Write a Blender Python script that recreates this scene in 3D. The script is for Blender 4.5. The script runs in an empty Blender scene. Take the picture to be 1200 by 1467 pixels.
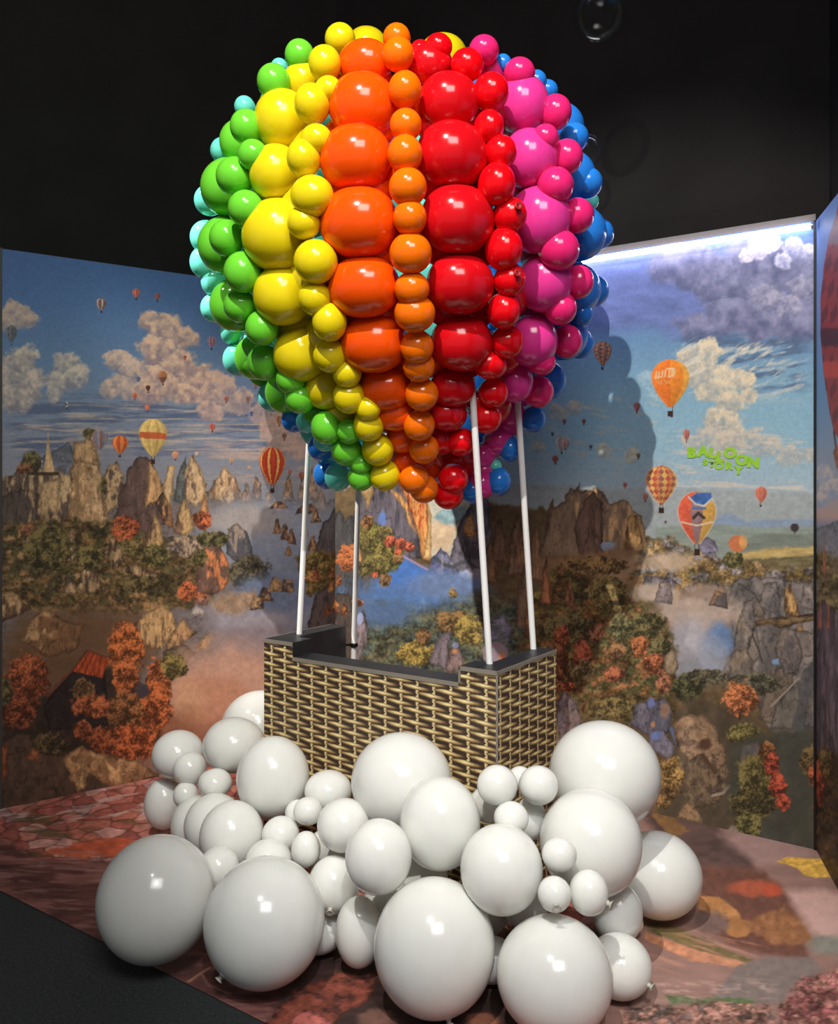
import bpy, bmesh, math, random
import numpy as np
from mathutils import Vector, Matrix
random.seed(4)
SC = bpy.context.scene
COL = SC.collection
F = 1270.0                                  # focal length in pixels of the 1200x1467 frame
HZ = 682.0                                  # row of the horizon
EYE = 1.55
def ray(px, py, Y): return Vector(((px-600)/F*Y, Y, EYE+(HZ-py)/F*Y))
def lin(c):
    c = np.asarray(c, float)/255
    return np.where(c <= .04045, c/12.92, ((c+.055)/1.055)**2.4)
def rgba(c): return tuple(float(v) for v in lin(c))+(1.0,)
LED = 12.0
AMBIENT = .19
SPOTS = [
 ('spot_front', (-.75, 0, 5.25), (.5, 3.7, 1.5), 900, 44, .45, .022, (1, .96, .90)),
 ('spot_left', (-2.85, 2.6, 4.6), (.16, 4.72, .78), 1150, 29, .6, .022, (1, .95, .88)),
 ('spot_mural', (-1.8, 1.2, 4.9), (-.95, 4.75, .95), 170, 28, .8, .03, (1, .90, .80)),
 ('spot_foot', (.4, -1.4, 4.9), (.38, 2.65, .4), 450, 24, .7, .025, (.96, .98, 1)),
]
AREA = (.6, -1.6, 5.4), (.1, 3.8, 1.0), 215, 2.4
# ---------------------------------------------------------------- mural paint engine (pure numpy, colours of the print in sRGB 0-255)
def _h(ix, iy, s):
    n = (ix.astype(np.int64)*374761393 + iy.astype(np.int64)*668265263 + s*974634533) & 0xffffffff
    n = ((n ^ (n >> 13))*1274126177) & 0xffffffff
    n = n ^ (n >> 16)
    return (n & 0xffff)/65535.0
def vnoise(x, y, s=0):
    ix = np.floor(x); iy = np.floor(y); fx = x-ix; fy = y-iy
    fx = fx*fx*(3-2*fx); fy = fy*fy*(3-2*fy)
    a = _h(ix, iy, s); b = _h(ix+1, iy, s); c = _h(ix, iy+1, s); d = _h(ix+1, iy+1, s)
    return (a*(1-fx)+b*fx)*(1-fy)+(c*(1-fx)+d*fx)*fy
def fbm(x, y, s=0, o=4):
    t = 0; a = .5; n = 0
    for i in range(o):
        t = t+a*vnoise(x, y, s+i*17); n += a; a *= .55; x = x*2.03+11.7; y = y*2.03+5.3
    return t/n
def worley(x, y, s=0):
    ix = np.floor(x); iy = np.floor(y)
    f1 = np.full(x.shape, 9.); f2 = np.full(x.shape, 9.); cid = np.zeros(x.shape)
    for dx in (-1, 0, 1):
        for dy in (-1, 0, 1):
            cx = ix+dx; cy = iy+dy
            jx = cx+_h(cx, cy, s); jy = cy+_h(cx, cy, s+7)
            d = (x-jx)**2+(y-jy)**2
            m = d < f1
            f2 = np.where(m, f1, np.minimum(f2, d)); f1 = np.where(m, d, f1)
            cid = np.where(m, _h(cx, cy, s+31), cid)
    return np.sqrt(f1), np.sqrt(f2), cid

class Canvas:
    def __init__(self, X, Y):
        self.X = X; self.Y = Y; self.C = np.zeros((X.size, 3)); self.seed = 1
    def sel(self, x0, x1, y0, y1):
        return np.nonzero((self.X > x0) & (self.X < x1) & (self.Y > y0) & (self.Y < y1))[0]
    def put(self, i, a, c):
        a = np.clip(a, 0, 1)[:, None]
        self.C[i] = self.C[i]*(1-a)+np.asarray(c)*a
    def grad(self, stops):
        ys = [s[0] for s in stops]
        for k in range(3):
            self.C[:, k] = np.interp(self.Y, ys, [s[1][k] for s in stops])
    def poly(self, pts, c, soft=1.5, rag=4, rs=9, tex=.25, ts=(7, 7), c2=None, side=None, alpha=1, thr=.5, edge=None):
        """ragged polygon, optional second (sunlit) colour by noise and by a side vector"""
        self.seed += 1; s = self.seed
        P = np.array(pts, float); pad = rag+soft+2
        i = self.sel(P[:, 0].min()-pad, P[:, 0].max()+pad, P[:, 1].min()-pad, P[:, 1].max()+pad)
        if i.size == 0: return
        X = self.X[i]; Y = self.Y[i]
        x = X+rag*2*(fbm(X/rs, Y/rs, s, 3)-.5); y = Y+rag*2*(fbm(X/rs, Y/rs, s+99, 3)-.5)
        ins = np.zeros(i.size, bool); dist = np.full(i.size, 1e9)
        n = len(P)
        for k in range(n):
            a = P[k]; b = P[(k+1) % n]
            if a[1] != b[1]:
                cr = ((a[1] > y) != (b[1] > y)) & (x < (b[0]-a[0])*(y-a[1])/(b[1]-a[1])+a[0])
                ins ^= cr
            ab = b-a; L = max((ab**2).sum(), 1e-9)
            t = np.clip(((x-a[0])*ab[0]+(y-a[1])*ab[1])/L, 0, 1)
            dist = np.minimum(dist, (x-a[0]-t*ab[0])**2+(y-a[1]-t*ab[1])**2)
        sd = np.sqrt(dist)*np.where(ins, 1, -1)
        A = np.clip(.5+sd/soft, 0, 1)*alpha
        t = fbm(X/ts[0], Y/ts[1], s+5, 4)
        col = np.asarray(c, float)*(1+tex*2*(t-.5))[:, None]
        if c2 is not None:
            g = fbm(X/(ts[0]*1.3), Y/(ts[1]*1.3), s+55, 4)
            if side is not None:
                u = (X-P[:, 0].mean())/max(np.ptp(P[:, 0]), 1)*side[0]+(Y-P[:, 1].mean())/max(np.ptp(P[:, 1]), 1)*side[1]
                g = g+u*.8
            w = np.clip((g-thr)*7+.5, 0, 1)[:, None]
            col = col*(1-w)+np.asarray(c2, float)*(1+tex*2*(t-.5))[:, None]*w
        if edge is None: edge = .26 if (soft <= 1.5 and rag >= 1.5) else 0
        if edge:
            crack = np.abs(fbm(X/ts[0]/1.6, Y/ts[1]/1.2, s+77, 3)-.5)
            col = col*(1-edge*np.exp(-(np.maximum(sd-.8, 0)/2.2)**2)-.30*np.clip(1-crack*26, 0, 1)*edge/.26)[:, None]
        self.put(i, A, col)
    def blob(self, cx, cy, rx, ry, c, soft=.25, rag=.5, rs=8, tex=.12, ts=8, alpha=1):
        self.seed += 1; s = self.seed
        k = 1+rag+soft
        i = self.sel(cx-rx*k, cx+rx*k, cy-ry*k, cy+ry*k)
        if i.size == 0: return
        X = self.X[i]; Y = self.Y[i]
        d = np.hypot((X-cx)/rx, (Y-cy)/ry)+rag*2*(fbm(X/rs, Y/rs, s, 4)-.5)
        A = np.clip((1-d)/soft+.5, 0, 1)*alpha
        A = A*A*(3-2*A) if soft > .5 else A
        self.put(i, A, np.asarray(c, float)*(1+tex*2*(fbm(X/ts, Y/ts, s+3, 4)-.5))[:, None])
    def tree(self, cx, cy, rx, ry, c, leaf=2.3, dark=.46):
        self.seed += 1; s = self.seed
        i = self.sel(cx-rx*1.5, cx+rx*1.5, cy-ry*1.5, cy+ry*1.5)
        if i.size == 0: return
        X = self.X[i]; Y = self.Y[i]
        d = np.hypot((X-cx)/rx, (Y-cy)/ry)+.75*(fbm(X/6, Y/6, s, 4)-.5)
        A = np.clip((1-d)*6+.5, 0, 1)
        big = fbm(X/9, Y/9, s+9, 3); fine = vnoise(X/leaf, Y/leaf, s+20)*.6+vnoise(X/leaf*2, Y/leaf*2, s+21)*.4
        t = np.clip((big-.5)*1.9+(fine-.5)*1.6+.52-.22*(Y-cy)/ry-.1*(X-cx)/rx, 0, 1)[:, None]
        c = np.asarray(c, float); c = c*.74+c.mean()*.15+np.array([8, 5, 2])
        col = (c*(dark+(1.22-dark)*t)+np.array([26, 18, 8])*t*t)*.9+np.array([14, 11, 8])
        self.put(i, A*.96, col)
    def veg(self, pts, cols, soft=6, rag=10, leaf=3.5, alpha=1):
        """a mixed patch of scrub in several colours"""
        self.seed += 1; s = self.seed
        P = np.array(pts, float)
        sub = Canvas(self.X, self.Y); sub.seed = s*7
        i = self.sel(P[:, 0].min()-20, P[:, 0].max()+20, P[:, 1].min()-20, P[:, 1].max()+20)
        if i.size == 0: return
        X = self.X[i]; Y = self.Y[i]
        f1, f2, cid = worley(X/13+fbm(X/6, Y/6, s)*1.2, Y/9+fbm(X/6, Y/6, s+4)*1.2, s)
        k = (cid*len(cols)).astype(int).clip(0, len(cols)-1)
        base = np.asarray(cols, float)[k]
        fine = vnoise(X/leaf, Y/leaf, s+20)*.55+vnoise(X/leaf*2.1, Y/leaf*2.1, s+21)*.45
        t = np.clip(1.0-f1*.5+(fbm(X/16, Y/12, s+60, 3)-.5)*1.0+(fine-.5)*.9, .35, 1.3)[:, None]
        base = base*.85+np.array(cols, float).mean(0)*.15
        col = base*t*.84+np.array([24, 20, 14])
        # alpha from the polygon rule
        old = self.C.copy() if False else None
        x = X+rag*2*(fbm(X/12, Y/12, s, 3)-.5); y = Y+rag*2*(fbm(X/12, Y/12, s+99, 3)-.5)
        ins = np.zeros(i.size, bool); dist = np.full(i.size, 1e9); n = len(P)
        for q in range(n):
            a = P[q]; b = P[(q+1) % n]
            if a[1] != b[1]:
                ins ^= ((a[1] > y) != (b[1] > y)) & (x < (b[0]-a[0])*(y-a[1])/(b[1]-a[1])+a[0])
            ab = b-a; L = max((ab**2).sum(), 1e-9)
            tt = np.clip(((x-a[0])*ab[0]+(y-a[1])*ab[1])/L, 0, 1)
            dist = np.minimum(dist, (x-a[0]-tt*ab[0])**2+(y-a[1]-tt*ab[1])**2)
        sd = np.sqrt(dist)*np.where(ins, 1, -1)
        self.put(i, np.clip(.5+sd/soft, 0, 1)*alpha, col)
    def cloud(self, circles, lit, shade, rag=.55, rs=13, flat=None, alpha=1):
        """cumulus: union of circles with billowed edges, brighter to the upper side"""
        self.seed += 1; s = self.seed
        cs = np.array(circles, float)
        i = self.sel((cs[:, 0]-cs[:, 2]*1.7).min(), (cs[:, 0]+cs[:, 2]*1.7).max(), (cs[:, 1]-cs[:, 2]*1.7).min(), (cs[:, 1]+cs[:, 2]*1.7).max())
        if i.size == 0: return
        X = self.X[i]; Y = self.Y[i]; nz = fbm(X/rs, Y/rs, s, 5)
        f = np.full(i.size, -9.); up = np.zeros(i.size)
        for cx, cy, r in cs:
            d = 1-np.hypot(X-cx, (Y-cy)*1.1)/r
            up = np.where(d > f, (cy-Y)/r+(X-cx)/r*.15, up); f = np.maximum(f, d)
        a = np.clip((f+rag*2*(nz-.5))*4+.45, 0, 1)
        if flat is not None: a = a*np.clip((flat-Y)/12+.5, 0, 1)
        t = np.clip(.55+.4*up+1.9*(fbm(X/rs*1.6, Y/rs*1.6, s+40, 5)-.5), 0, 1)[:, None]
        self.put(i, a*alpha, np.asarray(shade, float)*(1-t)+np.asarray(lit, float)*t)
    def streaks(self, x0, x1, y0, y1, c, amt=.5, sx=60, sy=5, slope=0, thr=.55):
        self.seed += 1; s = self.seed
        i = self.sel(x0, x1, y0, y1)
        if i.size == 0: return
        X = self.X[i]; Y = self.Y[i]-slope*self.X[i]
        n = fbm(X/sx, Y/sy, s, 5)
        e = np.clip(np.minimum((Y-y0+slope*X)/18, (y1-self.Y[i])/18), 0, 1)*np.clip(np.minimum((X-x0)/25, (x1-X)/25), 0, 1)
        self.put(i, np.clip((n-thr)*6, 0, 1)*amt*e, np.broadcast_to(np.asarray(c, float), (i.size, 3)))
    def line(self, pts, w, c, alpha=1):
        P = np.array(pts, float)
        i = self.sel(P[:, 0].min()-w-2, P[:, 0].max()+w+2, P[:, 1].min()-w-2, P[:, 1].max()+w+2)
        if i.size == 0: return
        X = self.X[i]; Y = self.Y[i]; dist = np.full(i.size, 1e9)
        for k in range(len(P)-1):
            a = P[k]; b = P[k+1]; ab = b-a; L = max((ab**2).sum(), 1e-9)
            t = np.clip(((X-a[0])*ab[0]+(Y-a[1])*ab[1])/L, 0, 1)
            dist = np.minimum(dist, np.hypot(X-a[0]-t*ab[0], Y-a[1]-t*ab[1]))
        self.put(i, np.clip((w-dist)/1.2+.5, 0, 1)*alpha, np.broadcast_to(np.asarray(c, float), (i.size, 3)))
    def balloon(self, cx, cy, rx, ry, cols, mode='gore', n=8, basket=True, rim=None):
        """a printed hot air balloon: round crown tapering to a mouth; cy is the middle of the envelope"""
        i = self.sel(cx-rx*1.2, cx+rx*1.2, cy-ry*1.2, cy+ry*1.75)
        if i.size == 0: return
        X = self.X[i]; Y = self.Y[i]; v = (Y-cy)/ry; u = (X-cx)/rx
        k = -.25                                            # height of the widest place
        w = np.where(v < k, np.sqrt(np.clip(1-((v-k)/(1+k))**2, 0, 1)), (1-np.clip((v-k)/(1-k), 0, 1)**1.75)*.87+.13)
        ok = (v > -1) & (v < 1)
        a = np.where(ok, np.clip((w-np.abs(u))*rx/1.3+.5, 0, 1), 0)
        q = np.arcsin(np.clip(u/np.maximum(w, .05), -1, 1))/np.pi+.5
        C = np.asarray(cols, float)
        if mode == 'gore': idx = (np.floor(q*n) % len(C)).astype(int)
        elif mode == 'band': idx = np.clip(((v+1)/2*len(C)).astype(int), 0, len(C)-1)
        elif mode == 'check': idx = ((np.floor(q*n+v*3)+np.floor(q*n-v*3)) % len(C)).astype(int)
        else: idx = np.zeros(i.size, int)
        col = C[idx]*(1.08-.30*(q-.35)[:, None]-.10*v[:, None])
        col = col*(1+.18*(fbm(X/4, Y/4, 5, 2)-.5))[:, None]
        if rim is not None:
            e = np.clip(1-(w-np.abs(u))*rx/2.2, 0, 1)[:, None]
            col = col*(1-e)+np.asarray(rim, float)*e
        self.put(i, a, col)
        if basket:
            b = (np.abs(X-cx) < max(rx*.14, 1.2)) & (v > 1.16) & (v < 1.42)
            ro = (np.abs(np.abs(X-cx)-rx*.1) < .6) & (v >= .98) & (v <= 1.16)
            self.put(i, (b*1.+ro*.6), np.broadcast_to([62, 42, 34], (i.size, 3)))

GOLD = (206, 160, 112); ROCK = (104, 84, 74); GREY = (124, 114, 116)
def paint_left(cv):
    X, Y = cv.X, cv.Y
    cv.grad([(330, (72, 98, 150)), (430, (84, 112, 158)), (520, (104, 128, 160)), (600, (128, 138, 158)), (650, (140, 142, 156)), (720, (150, 146, 148)), (1200, (120, 96, 80))])
    cv.streaks(0, 500, 560, 660, (84, 94, 122), .75, 70, 7, 0, .42)
    cv.streaks(0, 500, 570, 660, (206, 180, 160), .7, 60, 4, 0, .54)
    cv.cloud([(22, 452, 22), (42, 457, 14), (14, 462, 18)], (200, 170, 152), (140, 130, 140), flat=474)
    cv.cloud([(28, 520, 27), (42, 548, 27), (20, 565, 28), (12, 540, 25)], (206, 186, 170), (132, 128, 136))
    cv.cloud([(92, 522, 19), (104, 540, 22), (85, 546, 20), (78, 562, 14)], (206, 188, 172), (130, 130, 142))
    cv.cloud([(166, 516, 17), (186, 530, 21), (178, 552, 24), (156, 558, 16), (196, 560, 18)], (216, 184, 164), (140, 130, 138), flat=574)
    cv.cloud([(215, 460, 18), (236, 470, 26), (262, 486, 20), (228, 500, 30), (252, 522, 30), (276, 540, 28), (232, 548, 34), (268, 562, 24), (300, 560, 18), (216, 562, 22)], (226, 186, 158), (150, 128, 132), flat=580)
    cv.cloud([(318, 556, 26), (345, 575, 24), (372, 590, 20), (402, 600, 18), (300, 590, 18)], (222, 180, 154), (146, 130, 138), flat=612, alpha=.9)
    cv.cloud([(400, 622, 26), (425, 640, 20), (385, 650, 16)], (214, 168, 142), (168, 142, 134), alpha=.8)
    cv.streaks(280, 500, 590, 700, (210, 172, 148), .6, 45, 5, 0, .52)
    # far ranges
    cv.poly([(0, 690), (60, 676), (120, 690), (200, 690), (300, 706), (420, 720), (500, 716), (500, 1200), (0, 1200)], (128, 116, 112), rag=7, tex=.15)
    cv.poly([(62, 652), (88, 640), (98, 632), (108, 652), (120, 690), (60, 690)], (112, 112, 122), rag=2)
    # left mesa with a chapel-like spire
    cv.poly([(0, 745), (0, 690), (20, 678), (34, 668), (52, 672), (84, 674), (112, 684), (118, 700), (108, 760), (0, 770)], ROCK, c2=(196, 164, 124), ts=(5, 16), side=(.5, -.7), thr=.6)
    cv.tree(46, 662, 16, 15, (86, 82, 52)); cv.tree(36, 672, 14, 8, (120, 74, 52))
    cv.poly([(62, 678), (66, 648), (69, 619), (72, 648), (79, 678)], (196, 160, 118), rag=1.2, soft=1.2, ts=(3, 9), tex=.35)
    cv.poly([(40, 676), (84, 676), (84, 681), (40, 681)], (70, 58, 48), rag=1)
    cv.poly([(100, 700), (104, 660), (107, 632), (118, 634), (127, 622), (138, 642), (145, 672), (148, 712), (158, 760), (96, 760)], (176, 138, 100), c2=(214, 172, 128), ts=(5, 14), side=(.4, -.3), tex=.35)
    cv.tree(128, 620, 9, 7, (84, 78, 48)); cv.tree(152, 694, 9, 14, (92, 88, 54))
    cv.poly([(0, 780), (0, 712), (30, 700), (70, 712), (96, 756), (70, 790)], (92, 78, 70), ts=(4, 18), tex=.3, c2=(180, 146, 110), side=(.8, -.2), thr=.66)
    cv.poly([(60, 690), (86, 688), (82, 740), (70, 730), (66, 752), (56, 716)], (200, 164, 122), ts=(3, 12), rag=3)
    cv.poly([(148, 700), (154, 668), (166, 660), (178, 680), (180, 716), (150, 740)], (206, 168, 126), ts=(4, 9), c2=(110, 92, 80), thr=.6)
    cv.poly([(164, 748), (170, 712), (186, 668), (198, 656), (214, 656), (226, 676), (234, 706), (236, 752), (200, 770)], (110, 86, 78), ts=(5, 18), tex=.28)
    cv.poly([(206, 726), (212, 690), (214, 660), (226, 676), (234, 710), (222, 722)], (216, 166, 116), ts=(3, 14), rag=2.5, c2=(168, 110, 78), thr=.62)
    cv.poly([(232, 700), (240, 668), (252, 664), (248, 706), (240, 730)], (212, 174, 130), ts=(4, 10), rag=3)
    cv.poly([(248, 716), (254, 680), (266, 652), (268, 690), (262, 724)], (108, 108, 104), rag=2)
    cv.poly([(264, 716), (266, 672), (274, 650), (284, 666), (294, 690), (297, 716), (280, 726)], (218, 180, 136), ts=(4, 14), rag=3, c2=(132, 104, 88), thr=.6)
    cv.poly([(298, 712), (306, 690), (322, 668), (336, 684), (348, 712), (330, 722)], (216, 176, 134), ts=(4, 10), rag=3, c2=(150, 118, 96), thr=.58)
    for q, (a, b, hh) in enumerate([(352, 708, 16), (366, 702, 22), (384, 716, 14), (412, 706, 26), (430, 712, 22), (446, 702, 32), (458, 716, 18)]):
        cv.poly([(a-9, b+14), (a-3, b-hh*.5), (a+1, b-hh), (a+6, b-hh*.4), (a+11, b+14)], (200, 156, 116), rag=3, c2=(134, 104, 90), ts=(4, 7))
    # mist of the middle valley
    cv.blob(400, 770, 110, 60, (150, 156, 172), .9, .25, 30, .06)
    cv.blob(350, 745, 60, 24, (178, 166, 160), .9, .3, 20, .06, alpha=.8)
    cv.blob(440, 850, 80, 60, (134, 142, 160), .9, .3, 26, .1)
    for a, b, w, hh in [(398, 754, 7, 20), (408, 762, 7, 24), (418, 768, 7, 22), (436, 760, 6, 16), (448, 778, 8, 22), (412, 790, 6, 12), (452, 740, 8, 18), (400, 724, 14, 10), (440, 728, 16, 14)]:
        cv.poly([(a-w, b+hh*.5), (a-w*.4, b-hh*.4), (a+w*.2, b-hh*.5), (a+w, b+hh*.5)], (204, 152, 108), rag=3, c2=(110, 86, 78), ts=(3, 8))
    # dark peaks running into the corner
    cv.poly([(448, 800), (462, 748), (470, 744), (479, 727), (500, 740), (500, 900), (470, 900)], (92, 88, 88), ts=(5, 20), rag=2.5, tex=.22)
    # slope of scrub and boulders
    cv.veg([(0, 752), (100, 742), (170, 752), (240, 770), (300, 788), (322, 840), (300, 870), (180, 880), (60, 880), (0, 870)], [(104, 92, 56), (128, 98, 62), (92, 84, 50), (150, 112, 72), (84, 78, 54), (172, 132, 90)])
    for pts in ([(84, 810), (96, 762), (104, 756), (112, 800)], [(150, 800), (158, 772), (170, 768), (178, 806), (166, 818)], [(110, 846), (120, 806), (136, 810), (146, 846), (128, 850)], [(90, 850), (96, 822), (106, 834), (108, 852)], [(30, 782), (40, 762), (50, 780)], [(170, 818), (196, 808), (230, 826), (214, 832)]):
        cv.poly(pts, (186, 150, 112), rag=4, ts=(4, 9), c2=(104, 84, 68), thr=.55, tex=.35)
    cv.poly([(204, 784), (212, 756), (222, 735), (230, 752), (234, 776), (230, 790)], (214, 170, 118), rag=1.5, ts=(3, 10), c2=(128, 98, 78), side=(-.9, 0), thr=.62)
    cv.poly([(222, 720), (234, 704), (244, 724), (250, 758), (238, 752)], (190, 136, 92), rag=2, ts=(3, 12), c2=(96, 76, 66), side=(-.9, 0))
    cv.poly([(248, 764), (254, 736), (263, 714), (272, 732), (278, 756), (270, 768)], (220, 176, 122), rag=1.5, ts=(3, 10), c2=(140, 106, 82), side=(-.9, 0), thr=.65)
    cv.poly([(284, 750), (288, 722), (292, 704), (297, 722), (302, 754)], (208, 150, 104), rag=1.5, ts=(3, 10))
    cv.poly([(234, 790), (242, 770), (262, 764), (284, 768), (292, 786), (270, 800)], (196, 166, 136), rag=3, ts=(5, 8), c2=(108, 92, 84))
    cv.poly([(324, 794), (326, 758), (340, 748), (356, 766), (364, 800), (346, 812)], (104, 100, 104), rag=2.5, ts=(4, 14), c2=(170, 150, 134), side=(-.4, -.8), thr=.66)
    cv.poly([(278, 850), (282, 804), (296, 782), (312, 778), (326, 800), (332, 826), (322, 842), (306, 852)], (122, 92, 78), rag=3, ts=(5, 15), c2=(218, 136, 88), side=(.6, .1), thr=.52)
    cv.tree(176, 756, 17, 19, (206, 90, 52)); cv.tree(192, 756, 8, 12, (186, 74, 46)); cv.tree(290, 746, 13, 13, (206, 88, 54)); cv.tree(282, 742, 7, 8, (190, 92, 58))
    cv.tree(40, 760, 12, 9, (140, 84, 58)); cv.tree(70, 790, 34, 36, (98, 92, 54)); cv.tree(128, 800, 20, 20, (112, 106, 60)); cv.tree(222, 796, 22, 17, (116, 112, 62)); cv.tree(192, 786, 16, 14, (116, 104, 60))
    cv.tree(304, 772, 22, 12, (96, 96, 58)); cv.tree(356, 820, 32, 24, (84, 84, 68)); cv.tree(286, 800, 12, 14, (106, 100, 60))
    cv.tree(269, 846, 14, 14, (206, 92, 54)); cv.tree(288, 858, 11, 11, (186, 92, 56)); cv.tree(200, 836, 30, 11, (104, 94, 56))
    # smooth brown haze under the slope
    cv.poly([(0, 930), (30, 880), (120, 872), (210, 880), (240, 905), (210, 960), (120, 990), (0, 1000)], (118, 88, 64), soft=26, rag=8, tex=.12, ts=(20, 12))
    cv.poly([(0, 892), (0, 848), (20, 846), (34, 862), (46, 874), (20, 884)], (196, 156, 112), rag=3, ts=(4, 10), c2=(110, 84, 64), side=(0, .6))
    cv.poly([(30, 918), (46, 884), (66, 874), (96, 888), (122, 896), (110, 930), (70, 944)], (136, 98, 68), rag=4, ts=(8, 14), c2=(188, 146, 104), side=(-.5, -.6), thr=.66)
    # sunlit buttes in the middle
    cv.poly([(188, 900), (204, 882), (232, 864), (246, 878), (252, 900), (232, 930), (206, 926)], (212, 168, 116), rag=3, ts=(4, 18), c2=(148, 112, 82), side=(-.6, .3), thr=.58)
    cv.poly([(236, 936), (248, 902), (262, 886), (274, 900), (284, 908), (262, 922), (250, 938)], (206, 158, 110), rag=3, ts=(4, 8), c2=(136, 104, 80), side=(0, .7))
    cv.poly([(280, 932), (292, 912), (304, 904), (312, 914), (300, 930)], (212, 164, 110), rag=3, ts=(4, 6)); cv.poly([(270, 880), (282, 864), (296, 876), (290, 884)], (186, 170, 160), rag=3)
    cv.poly([(232, 934), (262, 922), (280, 936), (268, 950), (240, 950)], (98, 86, 66), rag=4)
    # valley clouds, blue above, warm below
    cv.blob(360, 880, 66, 30, (168, 160, 166), .9, .35, 22, .08); cv.blob(395, 850, 60, 26, (120, 132, 156), .8, .3, 20, .1)
    cv.poly([(300, 858), (330, 850), (366, 846), (372, 868), (340, 882), (310, 876)], (176, 146, 120), soft=8, rag=4)
    for a, b in [(378, 850), (392, 836), (410, 838), (366, 862)]: cv.poly([(a-9, b+12), (a-2, b-9), (a+9, b-6), (a+13, b+10)], (206, 164, 118), rag=3, c2=(112, 92, 82))
    cv.blob(360, 920, 60, 24, (150, 136, 140), .9, .4, 16, .1)
    cv.blob(330, 985, 90, 62, (212, 164, 140), .9, .22, 30, .07); cv.blob(300, 1010, 56, 44, (206, 148, 118), .9, .3, 24, .08); cv.blob(268, 1010, 22, 40, (222, 172, 132), .9, .3, 14, .06, alpha=.7)
    cv.blob(250, 1060, 60, 40, (158, 104, 78), .9, .3, 24, .08)
    # barn among the autumn trees
    cv.poly([(0, 1010), (60, 1000), (130, 950), (170, 960), (230, 1000), (228, 1080), (120, 1100), (0, 1100)], (64, 50, 42), soft=10, rag=8, tex=.3)
    cv.poly([(62, 1010), (104, 958), (124, 932), (152, 944), (150, 980), (164, 1040), (70, 1046)], (52, 44, 42), rag=2, tex=.25)
    cv.poly([(104, 962), (126, 932), (158, 944), (146, 971)], (178, 80, 46), rag=1, soft=1.2, ts=(2.5, 9), tex=.4)
    cv.line([(70, 996), (104, 960), (126, 932), (158, 944)], 1.3, (120, 62, 44))
    for q in range(5): cv.line([(128+q*6, 934+q*2), (112+q*9, 962+q*2)], .7, (112, 48, 32), .8)
    T = [(40, 972, 30, 36, (186, 82, 46)), (28, 1020, 26, 24, (150, 66, 42)), (120, 990, 18, 18, (118, 84, 54)), (132, 1012, 28, 17, (196, 92, 52)), (180, 930, 25, 40, (214, 100, 44)),
         (178, 970, 18, 28, (206, 96, 46)), (226, 980, 18, 38, (208, 96, 46)), (216, 1016, 30, 36, (204, 92, 44)), (180, 1020, 24, 28, (152, 90, 50)), (188, 1066, 36, 26, (200, 84, 40)), (148, 1060, 24, 20, (160, 70, 40)),
         (120, 1046, 14, 14, (168, 78, 48)), (248, 955, 19, 19, (132, 120, 60)), (8, 990, 10, 20, (110, 100, 60)), (70, 1068, 24, 18, (82, 72, 48))]
    for t in T: cv.tree(*t)
    cv.blob(204, 990, 9, 11, (78, 68, 72), .3, .3)
    # foreground outcrop along the bottom
    cv.poly([(0, 1170), (0, 1062), (24, 1050), (46, 1052), (50, 1076), (90, 1080), (120, 1068), (150, 1082), (196, 1092), (226, 1110), (230, 1180)], (92, 72, 58), rag=3, ts=(9, 14), tex=.3)
    cv.poly([(90, 1086), (116, 1068), (140, 1080), (178, 1086), (206, 1092), (226, 1112), (160, 1130), (130, 1110), (112, 1140), (104, 1120)], (158, 116, 82), rag=4, ts=(7, 9), c2=(204, 156, 108), thr=.55)
    cv.poly([(110, 1130), (118, 1084), (124, 1082), (120, 1130)], (214, 172, 118), rag=2); cv.poly([(150, 1088), (172, 1110), (170, 1118), (156, 1104)], (216, 170, 116), rag=2, soft=3)
    cv.poly([(0, 1130), (0, 1066), (12, 1070), (10, 1110)], (150, 88, 56), rag=3); cv.poly([(36, 1088), (46, 1070), (58, 1076), (54, 1090)], (160, 102, 66), rag=3)
    # printed balloons
    cv.balloon(145, 436, 7, 9, [(110, 80, 80), (190, 170, 160), (130, 90, 84)]); cv.balloon(195, 420, 5.5, 7, [(176, 76, 60), (196, 120, 96)]); cv.balloon(225.5, 425, 4, 5, [(158, 90, 80), (120, 70, 70)])
    cv.balloon(16, 478, 8, 12, [(80, 84, 96), (110, 104, 104)]); cv.balloon(303, 490, 6, 8, [(170, 120, 130), (110, 80, 100)]); cv.balloon(233, 540, 6.5, 8.5, [(170, 110, 74), (120, 76, 60)], 'band')
    cv.balloon(212, 556, 3.5, 4.5, [(90, 50, 46)]); cv.balloon(198, 543, 3, 3.6, [(90, 96, 130)]); cv.balloon(193, 567, 3.2, 4.4, [(190, 90, 64)]); cv.balloon(211, 584, 3.6, 4.6, [(200, 112, 84)])
    cv.balloon(265, 512, 2.4, 3, [(176, 70, 60)]); cv.balloon(96, 580, 3, 4, [(180, 176, 176), (70, 66, 70)])
    cv.balloon(143, 630, 11, 14, [(160, 140, 140), (140, 100, 84), (120, 120, 140)], basket=False)
    cv.poly([(104, 660), (107, 632), (118, 634), (127, 622), (138, 642), (143, 668)], (184, 146, 106), rag=2, ts=(5, 10), tex=.35)
    cv.balloon(172, 637, 11.5, 13, [(198, 84, 52), (224, 136, 70)], n=6)
    cv.balloon(219, 627, 20, 27, [(214, 176, 104), (196, 158, 92), (222, 188, 120)], n=12)
    i = cv.sel(199, 239, 618, 630); cv.put(i, np.where(np.abs(cv.X[i]-219) < 19.5, .85, 0)*(np.abs(cv.Y[i]-624-(cv.X[i]-219)*.06) < 4.5), np.broadcast_to([198, 84, 52], (i.size, 3)))
    cv.balloon(251, 652, 5, 5.5, [(206, 140, 108)]); cv.balloon(282, 650, 2.6, 3.2, [(206, 170, 150)])
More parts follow.
